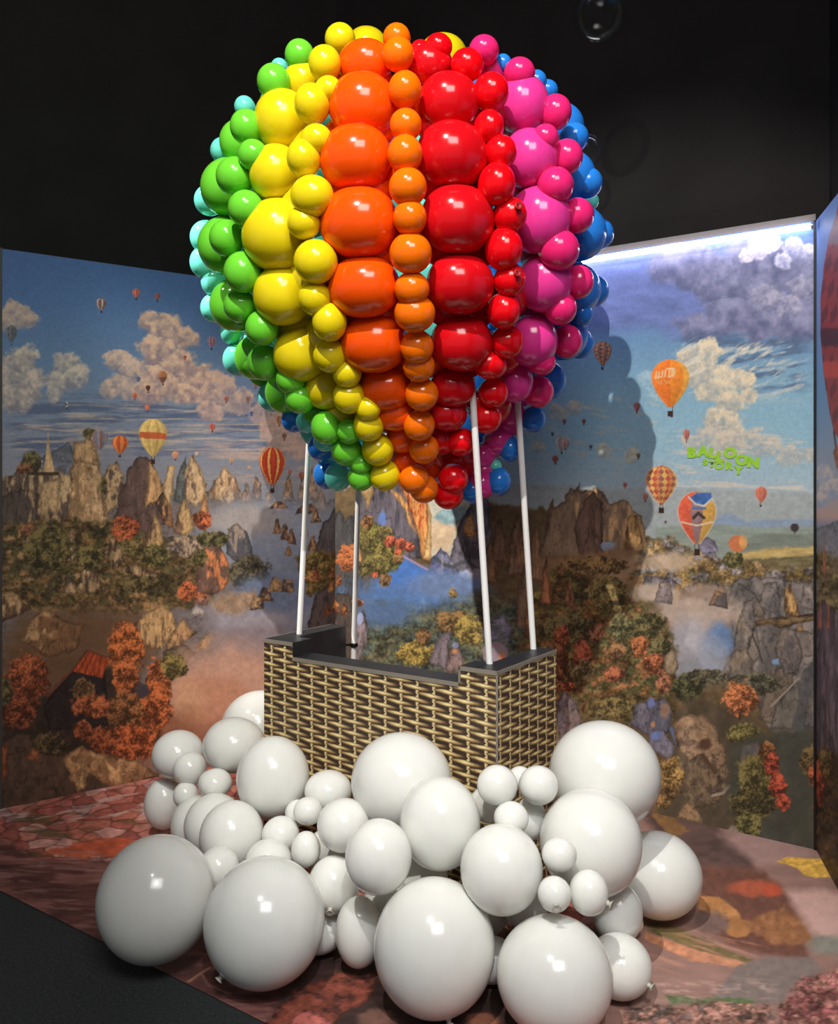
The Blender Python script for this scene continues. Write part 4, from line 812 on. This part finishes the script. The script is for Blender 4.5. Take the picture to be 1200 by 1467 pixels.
pole(bw(.084, .447, 0), ray(513, 700, 3.94), .80)
pole(bw(1.0, .098, ZT-.03), ray(679, 600, 3.12))
pole(bw(1.008, .425, ZT-.03), ray(744, 615, 3.40))

# ---------------------------------------------------------------- balloons
def balloon_mesh(colour, n, k, squash=0):
    """latex balloon of radius 1: round front at +y, tapering to a tied neck at -y"""
    prof = []
    for i in range(k+1):
        t = math.pi*i/k; y = math.cos(t); r = math.sin(t)
        if y < 0: y *= 1.0+.10*(-y)**2; r *= 1-.03*y*y
        prof.append((0 if i in (0, k) else r, y))
    bm = bmesh.new(); lathe(bm, prof, n)
    bmesh.ops.recalc_face_normals(bm, faces=bm.faces[:])
    if squash:                                                  # pressed against the neighbours above and below
        for w in bm.verts:
            q = math.hypot(w.co.x, w.co.z)
            if q > 1e-4:
                c, s = abs(w.co.x)/q, abs(w.co.z)/q; e = 2.0+squash
                g = (c**e+s**e)**(-1/e); w.co.x *= g; w.co.z *= g
    me = bpy.data.meshes.new('latex_balloon_'+colour); bm.to_mesh(me); bm.free(); me.materials.append(M[colour]); me.shade_smooth()
    return me
MESH = {}
def bmesh_for(colour, big):
    key = (colour, big)
    if key not in MESH: MESH[key] = balloon_mesh(colour, 48 if big else 36, 30 if big else 22, .13 if big and colour != 'white' else 0)
    return MESH[key]
def knot_mesh(m):
    bm = bmesh.new(); lathe(bm, [(0, .0), (.035, .004), (.05, .03), (.035, .055), (.03, .07), (.06, .10), (.075, .125), (.06, .13), (.02, .11), (0, .105)], 14)
    bmesh.ops.recalc_face_normals(bm, faces=bm.faces[:])
    me = bpy.data.meshes.new('knot'); bm.to_mesh(me); bm.free(); me.materials.append(m); me.shade_smooth(); return me
KNOT = knot_mesh(M_knot); KNOT_RED = knot_mesh(M_knot_red)
def put_balloon(colour, c, axes, sx, sy, sz, label, group, big, knot=None):
    """axes: 3x3 whose columns are the local x, y(front), z"""
    o = link(bpy.data.objects.new('latex_balloon', bmesh_for(colour, big)))
    o.matrix_world = Matrix.Translation(c) @ axes.to_4x4() @ Matrix.Diagonal((sx, sy, sz, 1))
    tag(o, label, 'balloon', group)
    if knot is not None:                                        # tied end turned towards the viewer
        q = link(bpy.data.objects.new('knot', KNOT_RED if colour in ('scarlet', 'red') else KNOT)); q.parent = o
        dloc = (axes.transposed() @ knot); dloc = Vector((dloc.x/1, dloc.y/1, dloc.z/1)).normalized()
        rot = Vector((0, 1, 0)).rotation_difference(dloc).to_matrix().to_4x4()
        s = .045/((sx+sy+sz)/3)
        q.matrix_local = Matrix.Translation(dloc*.985) @ rot @ Matrix.Diagonal((s*4, s*3, s*4, 1))
    return o
AX, AY = -.062, 3.53
SIL = [(30, 40), (45, 88), (60, 122), (80, 152), (100, 178), (125, 207), (150, 238), (200, 272), (250, 290), (300, 300), (345, 303), (400, 292), (440, 284), (490, 262), (520, 240), (560, 208), (600, 185), (640, 148), (680, 124), (710, 104)]
ZS = [EYE+(HZ-y)/F*3.42 for y, w in SIL][::-1]; RS = [math.sin(math.atan(w/F))*AY-.062 for y, w in SIL][::-1]
def Rs(z): return float(np.interp(z, ZS, RS))
def on_envelope(px, py, off):
    best = None; prev = None
    for k in range(400):
        Y = 2.4+(AY-2.4)*k/399; p = ray(px, py, Y); g = math.hypot(p.x-AX, p.y-AY)-(Rs(p.z)+off)
        if g <= 0: return p
        if best is None or g < best[0]: best = (g, p)
    return best[1]
ORD = ['zeroth', 'first', 'second', 'third', 'fourth', 'fifth', 'sixth', 'seventh', 'eighth', 'ninth', 'tenth', 'eleventh', 'twelfth', 'thirteenth', 'fourteenth', 'fifteenth', 'sixteenth', 'seventeenth', 'eighteenth', 'nineteenth', 'twentieth', 'twenty-first']
def ring_balloon(colour, px, py, rx, ry, off, label, group, big, knot=None):
    g = 1.035 if big else 1.10
    if off > -.09: rx *= g; ry *= g
    if abs(px-578) > 150 and rx < .85*ry:                        # cut off by its neighbours: keep the outer edge, give it its full round body
        px += (ry-rx)*(1 if px < 578 else -1); rx = ry
    elif rx < .85*ry: rx = .85*ry
    p = on_envelope(px, py, off); k = p.y/F
    out = Vector((p.x-AX, p.y-AY, 0))
    out = out.normalized() if out.length > .02 else Vector((0, -1, 0))
    tn = Vector((-out.y, out.x, 0))
    face = abs(out.y)                                           # how squarely it faces the viewer
    sx = (rx*face+ry*(1-face))*k; sy = (ry*face+rx*(1-face))*k*.98
    put_balloon(colour, p, Matrix((tn, out, Vector((0, 0, 1)))).transposed(), sx, sy, ry*k, label, group, big, knot)

COLUMNS = [
 ('orange', True, 'big', 'orange', 'big orange column', -.03, [(523, 92, 38, 33), (519, 153, 47, 46), (509, 227, 51, 46), (514, 319, 55, 49), (521, 411, 51, 43), (535, 491, 47, 42), (553, 556, 36, 32), (566, 592, 29, 25), (576, 626, 22, 22), (580, 660, 18, 18)]),
 ('amber', False, 'small', 'orange', 'narrow column between orange and red', .035, [(568, 54, 18, 18), (570, 78, 21, 22), (580, 129, 22, 24), (581, 179, 21, 21), (580, 221, 23, 25), (584, 268, 25, 25), (587, 312, 22, 24), (588, 363, 28, 27), (590, 414, 23, 23), (594, 449, 27, 25), (597, 497, 22, 23), (600, 525, 21, 21), (604, 565, 22, 22), (600, 609, 21, 21), (607, 643, 20, 20), (593, 686, 20, 20), (607, 700, 19, 19)]),
 ('red', True, 'big', 'red', 'big red column', -.03, [(615, 92, 32, 28), (643, 146, 42, 40), (647, 223, 50, 47), (655, 315, 52, 48), (659, 407, 48, 42), (661, 491, 44, 40), (648, 555, 32, 28), (641, 593, 28, 24), (632, 630, 21, 21)]),
 ('scarlet', False, 'small', 'bright red', 'narrow column between red and pink', .03, [(628, 67, 18, 17), (669, 93, 22, 21), (703, 132, 23, 25), (700, 182, 19, 22), (717, 218, 21, 22), (711, 264, 23, 28), (730, 308, 22, 24), (721, 357, 23, 28), (730, 401, 21, 22), (721, 445, 21, 24), (726, 490, 22, 22), (702, 522, 24, 20), (706, 563, 20, 20), (696, 598, 21, 21), (660, 633, 19, 19), (649, 686, 20, 20), (642, 708, 20, 20)]),
 ('pink', True, 'big', 'pink', 'big pink column', -.03, [(702, 102, 21, 20), (747, 150, 36, 40), (758, 228, 38, 41), (772, 315, 41, 47), (779, 405, 38, 41), (762, 488, 36, 37), (737, 548, 25, 28), (734, 595, 20, 21), (714, 632, 21, 21), (690, 655, 19, 19), (690, 694, 20, 20)]),
 ('rose', False, 'small', 'pink', 'narrow column between pink and blue', .045, [(693, 72, 20, 19), (744, 105, 21, 20), (795, 161, 20, 23), (784, 198, 15, 18), (811, 225, 20, 23), (800, 266, 20, 24), (830, 309, 19, 23), (808, 358, 20, 27), (828, 404, 19, 22), (803, 442, 20, 22), (812, 489, 19, 22), (776, 518, 19, 18), (771, 561, 20, 21)]),
 ('blue', True, 'big', 'blue', 'big blue column at right', -.03, [(812, 182, 24, 32), (828, 252, 24, 34), (842, 334, 26, 38), (836, 415, 24, 36), (820, 480, 22, 35), (790, 545, 21, 28)]),
 ('blue', False, 'small', 'blue', 'string along the right outline', .02, [(720, 91, 11, 12), (768, 116, 13, 14), (784, 130, 14, 14), (830, 197, 12, 19), (850, 262, 12, 20), (866, 335, 12, 20), (859, 417, 12, 20), (835, 450, 13, 16), (838, 492, 12, 20), (764, 601, 16, 17), (730, 643, 15, 17), (714, 690, 16, 19), (676, 703, 16, 17)]),
 ('yellow', True, 'big', 'yellow', 'big yellow column', -.03, [(433, 116, 26, 26), (405, 172, 38, 41), (395, 248, 36, 39), (389, 337, 42, 50), (405, 423, 41, 42), (431, 507, 39, 39), (466, 556, 28, 30), (484, 596, 22, 22)]),
 ('lemon', False, 'small', 'yellow', 'narrow column between yellow and orange', .035, [(487, 56, 20, 20), (465, 91, 21, 23), (470, 128, 18, 17), (447, 149, 23, 26), (453, 200, 21, 20), (435, 227, 22, 25), (447, 281, 29, 27), (435, 319, 22, 22), (452, 375, 29, 29), (451, 427, 21, 23), (472, 461, 21, 26), (473, 509, 22, 23), (497, 534, 19, 20), (500, 568, 21, 23), (527, 585, 17, 17), (528, 609, 20, 22), (541, 644, 21, 22), (551, 681, 20, 21)]),
 ('green', True, 'big', 'green', 'big green column', -.03, [(390, 147, 17, 18), (343, 203, 26, 30), (320, 269, 32, 40), (316, 352, 32, 40), (330, 437, 29, 37), (361, 512, 25, 31), (404, 562, 24, 30), (452, 590, 18, 18)]),
 ('green', False, 'small', 'green', 'narrow column between green and yellow', .045, [(429, 79, 19, 20), (392, 117, 21, 23), (353, 182, 20, 23), (362, 222, 20, 20), (336, 253, 24, 25), (352, 299, 23, 24), (325, 341, 22, 24), (348, 390, 23, 27), (344, 438, 22, 22), (375, 470, 20, 23), (379, 519, 22, 24), (417, 543, 20, 20), (430, 570, 20, 21), (469, 612, 21, 23), (500, 618, 16, 17), (497, 645, 21, 21), (517, 664, 15, 15), (517, 683, 17, 19)]),
 ('mint', False, 'small', 'mint', 'string along the left outline', 0, [(400, 97, 11, 12), (350, 153, 13, 14), (313, 216, 11, 17), (291, 287, 12, 20), (285, 340, 12, 22), (288, 376, 15, 22), (303, 404, 14, 20), (300, 441, 12, 19), (331, 476, 14, 16), (334, 515, 14, 22), (386, 568, 16, 20), (440, 604, 15, 15), (466, 630, 16, 16), (484, 683, 17, 19)]),
 ('blue', False, 'small', 'blue', 'blue group at lower left', 0, [(421, 601, 17, 17), (460, 641, 18, 18), (468, 680, 18, 19)]),
]
for colour, big, size, word, desc, off, L in COLUMNS:
    L = sorted(L, key=lambda q: q[1])
    if big:                                                     # the inner layer that shows in the chinks
        for i in range(len(L)-1):
            p, q = L[i], L[i+1]; mx = (p[2]+q[2])/2; my = (p[3]+q[3])/2
            if abs((p[0]+q[0])/2-578) > 215: continue
            ring_balloon(colour, (p[0]+q[0])/2, (p[1]+q[1])/2, mx*1.12, my*.62, -.10, f'{word} balloon tucked behind the chink below the {ORD[i+1]} {size} {word} one', f'inner balloons showing in the chinks', True)
    elif colour in ('amber', 'scarlet', 'lemon'):
        for i in range(2, len(L)-2, 2):
            p, q = L[i], L[i+1]
            ring_balloon({'amber': 'orange', 'scarlet': 'red', 'lemon': 'yellow'}[colour], (p[0]+q[0])/2, (p[1]+q[1])/2, p[2]*1.75, p[3]*1.5, -.11, f'{word} balloon deep behind the {ORD[i+1]} balloon of the {desc}', 'inner balloons showing in the chinks', False)
    for i, (px, py, rx, ry) in enumerate(L):
        k = None
        if colour == 'scarlet' and i in (6, 8): k = Vector((.28, -.93, .12)).normalized()
        where = ORD[i+1]+' from the top' if i < len(L)-1 else 'lowest'
        ring_balloon(colour, px, py, rx, ry, off, f'{size} {word} balloon, {where} of the {desc}', f'{size} {word} balloons of the hot air balloon', big, k)
# odd ones
def one(colour, px, py, rx, ry, off, label, group, big=False): ring_balloon(colour, px, py, rx, ry, off, label, group, big)
one('scarlet', 602, 73, 14, 14, 0, 'small red balloon at the crown beside the narrow orange column', 'small bright red balloons of the hot air balloon')
one('scarlet', 685, 575, 16, 15, -.02, 'small red balloon tucked low between big red and pink columns', 'small bright red balloons of the hot air balloon')
one('mint', 848, 288, 9, 11, -.06, 'small mint balloon peeping out behind blue ones at the right rim', 'small mint balloons of the hot air balloon')
one('mint', 709, 668, 9, 9, -.08, 'small mint balloon peeping out between blue ones at the lower right', 'small mint balloons of the hot air balloon')
for px, py, r, lab in ((525, 70, 30, 'large yellow balloon closing the crown, behind the orange tops'), (634, 86, 36, 'large yellow balloon closing the crown, behind the red tops')):
    p = ray(px, py, 3.62); put_balloon('yellow', p, Matrix.Identity(3), r*3.62/F, r*3.62/F, r*3.62/F, lab, 'large yellow crown balloons', True)
# the far side, where the photograph shows nothing but the shadow
def far_side():
    for n, az in enumerate((106, 128, 150, 172, 194, 216, 238, 254)):
        a = math.radians(az); out = Vector((math.sin(a), -math.cos(a), 0)); big = True; rim = n in (0, 7)
        colour = 'blue' if az < 170 else 'mint'
        for k in range(7):
            z = 1.62+.25*k+(.125 if n % 2 else 0)
            if z > 3.2: continue
            r = (.115 if rim else .172)*min(1, .30+Rs(z)*.92)
            p = Vector((AX, AY, z))+out*(Rs(z)-(.06 if rim else .03))
            put_balloon(colour, p, Matrix((Vector((-out.y, out.x, 0)), out, Vector((0, 0, 1)))).transposed(), r, r, r, 'balloon on the far side of the hot air balloon, behind the rainbow columns', 'balloons on the far side', big)
far_side()

# ---------------------------------------------------------------- white balloons at the foot of the basket
WHITE = [
 # px, py, rx, ry, distance, label, knot
 (224, 1287, 83, 95, 2.83, 'biggest white balloon at the left end, resting on the floor', None),
 (379, 1320, 86, 98, 2.70, 'biggest white balloon on the floor second from the left', (-.62, -.42, -.66)),
 (622, 1356, 87, 104, 2.56, 'biggest white balloon on the floor in the front middle', (.22, -.42, -.88)),
 (794, 1397, 83, 92, 2.47, 'biggest white balloon cut by the bottom edge, right of middle', None),
 (887, 1384, 46, 50, 2.64, 'middle-sized white balloon on the floor at the right front', (.72, -.66, -.22)),
 (942, 1253, 62, 65, 3.08, 'large white balloon farthest right, on the floor', None),
 (866, 1109, 79, 79, 2.98, 'biggest white balloon high on the right beside the basket corner', None),
 (846, 1207, 73, 80, 2.74, 'biggest white balloon on the right, under the highest right one', None),
 (575, 1119, 72, 72, 2.97, 'biggest white balloon leaning on the middle of the wicker front', None),
 (630, 1179, 58, 69, 2.70, 'large white balloon right in front of the one leaning on the wicker', None),
 (718, 1245, 59, 67, 2.55, 'large white balloon right of centre, below two little ones', None),
 (542, 1227, 48, 56, 2.66, 'large white balloon left of centre above the front middle one', None),
 (492, 1182, 38, 40, 2.88, 'middle-sized white balloon upper left of the centre one', None),
 (478, 1267, 37, 43, 2.70, 'middle-sized white balloon with a dark tied end, left of centre', (-.05, -.82, -.45)),
 (514, 1335, 34, 53, 2.80, 'white balloon half hidden on the floor left of the front middle one', None),
 (455, 1332, 40, 37, 2.90, 'white balloon on the floor peeping out behind the second from left', None),
 (705, 1375, 34, 36, 2.74, 'white balloon deep in the gap between the two front middle ones', None),
 (884, 1308, 36, 46, 2.76, 'shaded white balloon wedged above the right front one', None),
 (906, 1322, 15, 17, 2.95, 'little white balloon peeping out below the farthest right one', None),
 (438, 1217, 21, 27, 2.92, 'small white balloon in the dip behind the second from left', None),
 (441, 1162, 21, 21, 3.10, 'small white balloon right of its twin, below the basket front', None),
 (426, 1165, 18, 20, 3.16, 'small white balloon left of its twin, below the basket front', None),
 (470, 1133, 34, 31, 3.22, 'white balloon squeezed against the lower left wicker', None),
 (402, 1196, 27, 28, 3.06, 'squarish white balloon in the left dip below the tall one', None),
 (332, 1198, 46, 53, 3.08, 'middle-sized white balloon in front of two nested ones on the left', None),
 (307, 1182, 43, 47, 3.24, 'white balloon nested second in the overlapping left trio', None),
 (283, 1182, 38, 44, 3.40, 'white balloon nested rearmost in the overlapping left trio', None),
 (313, 1245, 30, 34, 3.02, 'white balloon low in the gap between the two big left ones', None),
 (391, 1114, 52, 61, 3.30, 'large white balloon before the left corner of the basket', None),
 (335, 1067, 44, 41, 3.58, 'middle-sized white balloon left of the basket corner', None),
 (372, 1042, 55, 54, 3.98, 'white balloon partly hidden behind the left side of the basket', None),
 (255, 1081, 37, 36, 3.72, 'middle-sized white balloon at the upper left by the mural', None),
 (236, 1151, 29, 38, 3.76, 'middle-sized white balloon at the far left on the pink rocks', None),
 (272, 1101, 24, 25, 3.52, 'small white balloon, highest of the three little ones on the left', None),
 (308, 1122, 24, 22, 3.42, 'small white balloon, rightmost of the three little ones on the left', None),
 (266, 1139, 18, 20, 3.50, 'small white balloon, lowest of the three little ones on the left', None),
 (712, 1125, 29, 30, 2.72, 'small white balloon just in front of the basket corner', None),
 (771, 1125, 28, 29, 2.76, 'small white balloon right of the basket corner by the highest right one', None),
 (732, 1172, 25, 25, 2.66, 'small white balloon below the pair at the basket corner', None),
 (745, 1113, 17, 16, 2.90, 'small white balloon peeping out between the pair at the basket corner', None),
 (760, 1172, 22, 32, 2.80, 'shaded white balloon under the pair at the basket corner', None),
 (702, 1152, 30, 28, 2.86, 'shaded white balloon behind the pair below the basket corner', None),
 (801, 1224, 25, 26, 2.52, 'little white balloon stuck on the front of the biggest right one', None),
 (794, 1281, 24, 27, 2.44, 'little white balloon with dark tied end, left of a twin on the right', (-.05, -.93, -.16)),
 (843, 1279, 28, 34, 2.48, 'little white balloon right of its twin, on top of the right heap', (.80, -.55, -.22)),
 (600, 1262, 42, 46, 2.98, 'white balloon deep in the heap, showing above the front middle one', None),
 (556, 1300, 38, 44, 2.93, 'white balloon deep in the heap left of the front middle one', None),
 (690, 1300, 40, 46, 2.86, 'white balloon deep in the heap right of the front middle one', None),
 (752, 1292, 34, 40, 2.78, 'white balloon deep in the heap above the bottom-cut big one', None),
 (470, 1218, 30, 34, 3.08, 'white balloon deep in the heap below the lower left wicker', None),
 (385, 1236, 34, 36, 3.00, 'white balloon deep in the left dip behind the second from left', None),
]
def settle(items, rounds=80):
    """slide the balloons along their sight lines until neighbours only press lightly on each other"""
    Y = [q[4] for q in items]; Y0 = Y[:]
    for it in range(rounds):
        for i in range(len(items)):
            for j in range(i):
                a = ray(items[i][0], items[i][1], Y[i]); c = ray(items[j][0], items[j][1], Y[j])
                ri = (items[i][2]+items[i][3])/2*Y[i]/F; rj = (items[j][2]+items[j][3])/2*Y[j]/F
                gap = .90*(ri+rj)-(a-c).length
                if gap > 0:
                    wi = 1/(items[i][3]**2); wj = 1/(items[j][3]**2); s = 1 if Y[i] >= Y[j] else -1
                    Y[i] += s*gap*.5*wi/(wi+wj); Y[j] -= s*gap*.5*wj/(wi+wj)
        for i, q in enumerate(items):
            r = (q[2]+q[3])/2*Y[i]/F; p = Rb @ (ray(q[0], q[1], Y[i])-FL)
            if -r < p.x < W+r*.3 and p.y > -r*.95 and p.y < D and p.z < ZT+r and q[4] < 3.6: Y[i] -= .5*(p.y+r*.95)/.9 if p.x < W else 0
            Y[i] = min(max(Y[i], Y0[i]-.4), Y0[i]+.4)
            low = F*EYE/((q[1]-HZ)+q[3]*.98)                    # not below the floor
            Y[i] = min(Y[i], low)
    return Y
for (px, py, rx, ry, _, lab, kn), Y in zip(WHITE, settle(WHITE)):
    c = ray(px, py, Y); k = Y/F; big = rx > 50
    view = Vector((c.x, c.y, 0)).normalized()
    ax = Matrix((Vector((view.y, -view.x, 0)), -view if kn is None else -view, Vector((0, 0, 1)))).transposed()
    elev = math.atan2(EYE-c.z, Y); rz = ry*k*(1 if ry < rx else 1)
    ce = math.cos(elev); sz = math.sqrt(max((ry*k*ce)**2-(rx*k*math.sin(elev))**2, (.6*ry*k)**2))/ce
    put_balloon('white', c, ax, rx*k, rx*k, sz, lab, 'white balloons heaped round the basket', big, Vector(kn).normalized() if kn else None)

# clear bubble balloons near the ceiling
for px, py, r, Y, lab in ((857, 22, 36, 3.6, 'clear bubble balloon hanging high at the top right edge'), (838, 216, 24, 4.05, 'clear bubble balloon half hidden behind the blue rim')):
    bm = bmesh.new(); lathe(bm, [(0 if i in (0, 28) else math.sin(math.pi*i/28), math.cos(math.pi*i/28)) for i in range(29)], 48)
    o = empty('bubble_balloon', ray(px, py, Y)); tag(o, lab, 'balloon', 'clear bubble balloons')
    s = r*Y/F; bm.transform(Matrix.Diagonal((s, s, s*1.02, 1))); obj('film', bm, M_bubble, o, True)
    bm = bmesh.new(); tube(bm, (0, 0, -s*1.06), (0, 0, -s*.99), .004, 10, .007); obj('tied_neck', bm, M_bubble, o, True)

# ---------------------------------------------------------------- light
w = bpy.data.worlds.new('hall'); SC.world = w; w.use_nodes = True
w.node_tree.nodes['Background'].inputs[0].default_value = (.85, .9, 1, 1); w.node_tree.nodes['Background'].inputs[1].default_value = AMBIENT
def spot(name, loc, aim, e, size, blend, r, c):
    l = bpy.data.lights.new(name, 'SPOT'); l.energy = e; l.spot_size = math.radians(size); l.spot_blend = blend; l.shadow_soft_size = r; l.color = c
    o = link(bpy.data.objects.new(name, l)); o.location = loc
    o.rotation_euler = (Vector(aim)-Vector(loc)).to_track_quat('-Z', 'Y').to_euler()
for s in SPOTS: spot(*s)
l = bpy.data.lights.new('soft_fill', 'AREA'); l.energy = AREA[2]; l.size = AREA[3]; l.color = (1, .97, .93)  # unseen soft fill light, added to raise the overall level
o = link(bpy.data.objects.new('soft_fill', l)); o.location = AREA[0]; o.rotation_euler = (Vector(AREA[1])-Vector(AREA[0])).to_track_quat('-Z', 'Y').to_euler()

cam = bpy.data.cameras.new('camera'); co = link(bpy.data.objects.new('camera', cam)); SC.camera = co
co.location = (0, 0, EYE); co.rotation_euler = (math.pi/2, 0, 0)
cam.sensor_fit = 'HORIZONTAL'; cam.sensor_width = 36; cam.lens = 36*F/1200; cam.shift_y = -(733.5-HZ)/1200; cam.clip_start = .05; cam.clip_end = 50
SC.view_settings.view_transform = 'Standard'; SC.view_settings.look = 'None'; SC.view_settings.gamma = 1; SC.view_settings.exposure = 0
SC.view_settings.use_curve_mapping = False
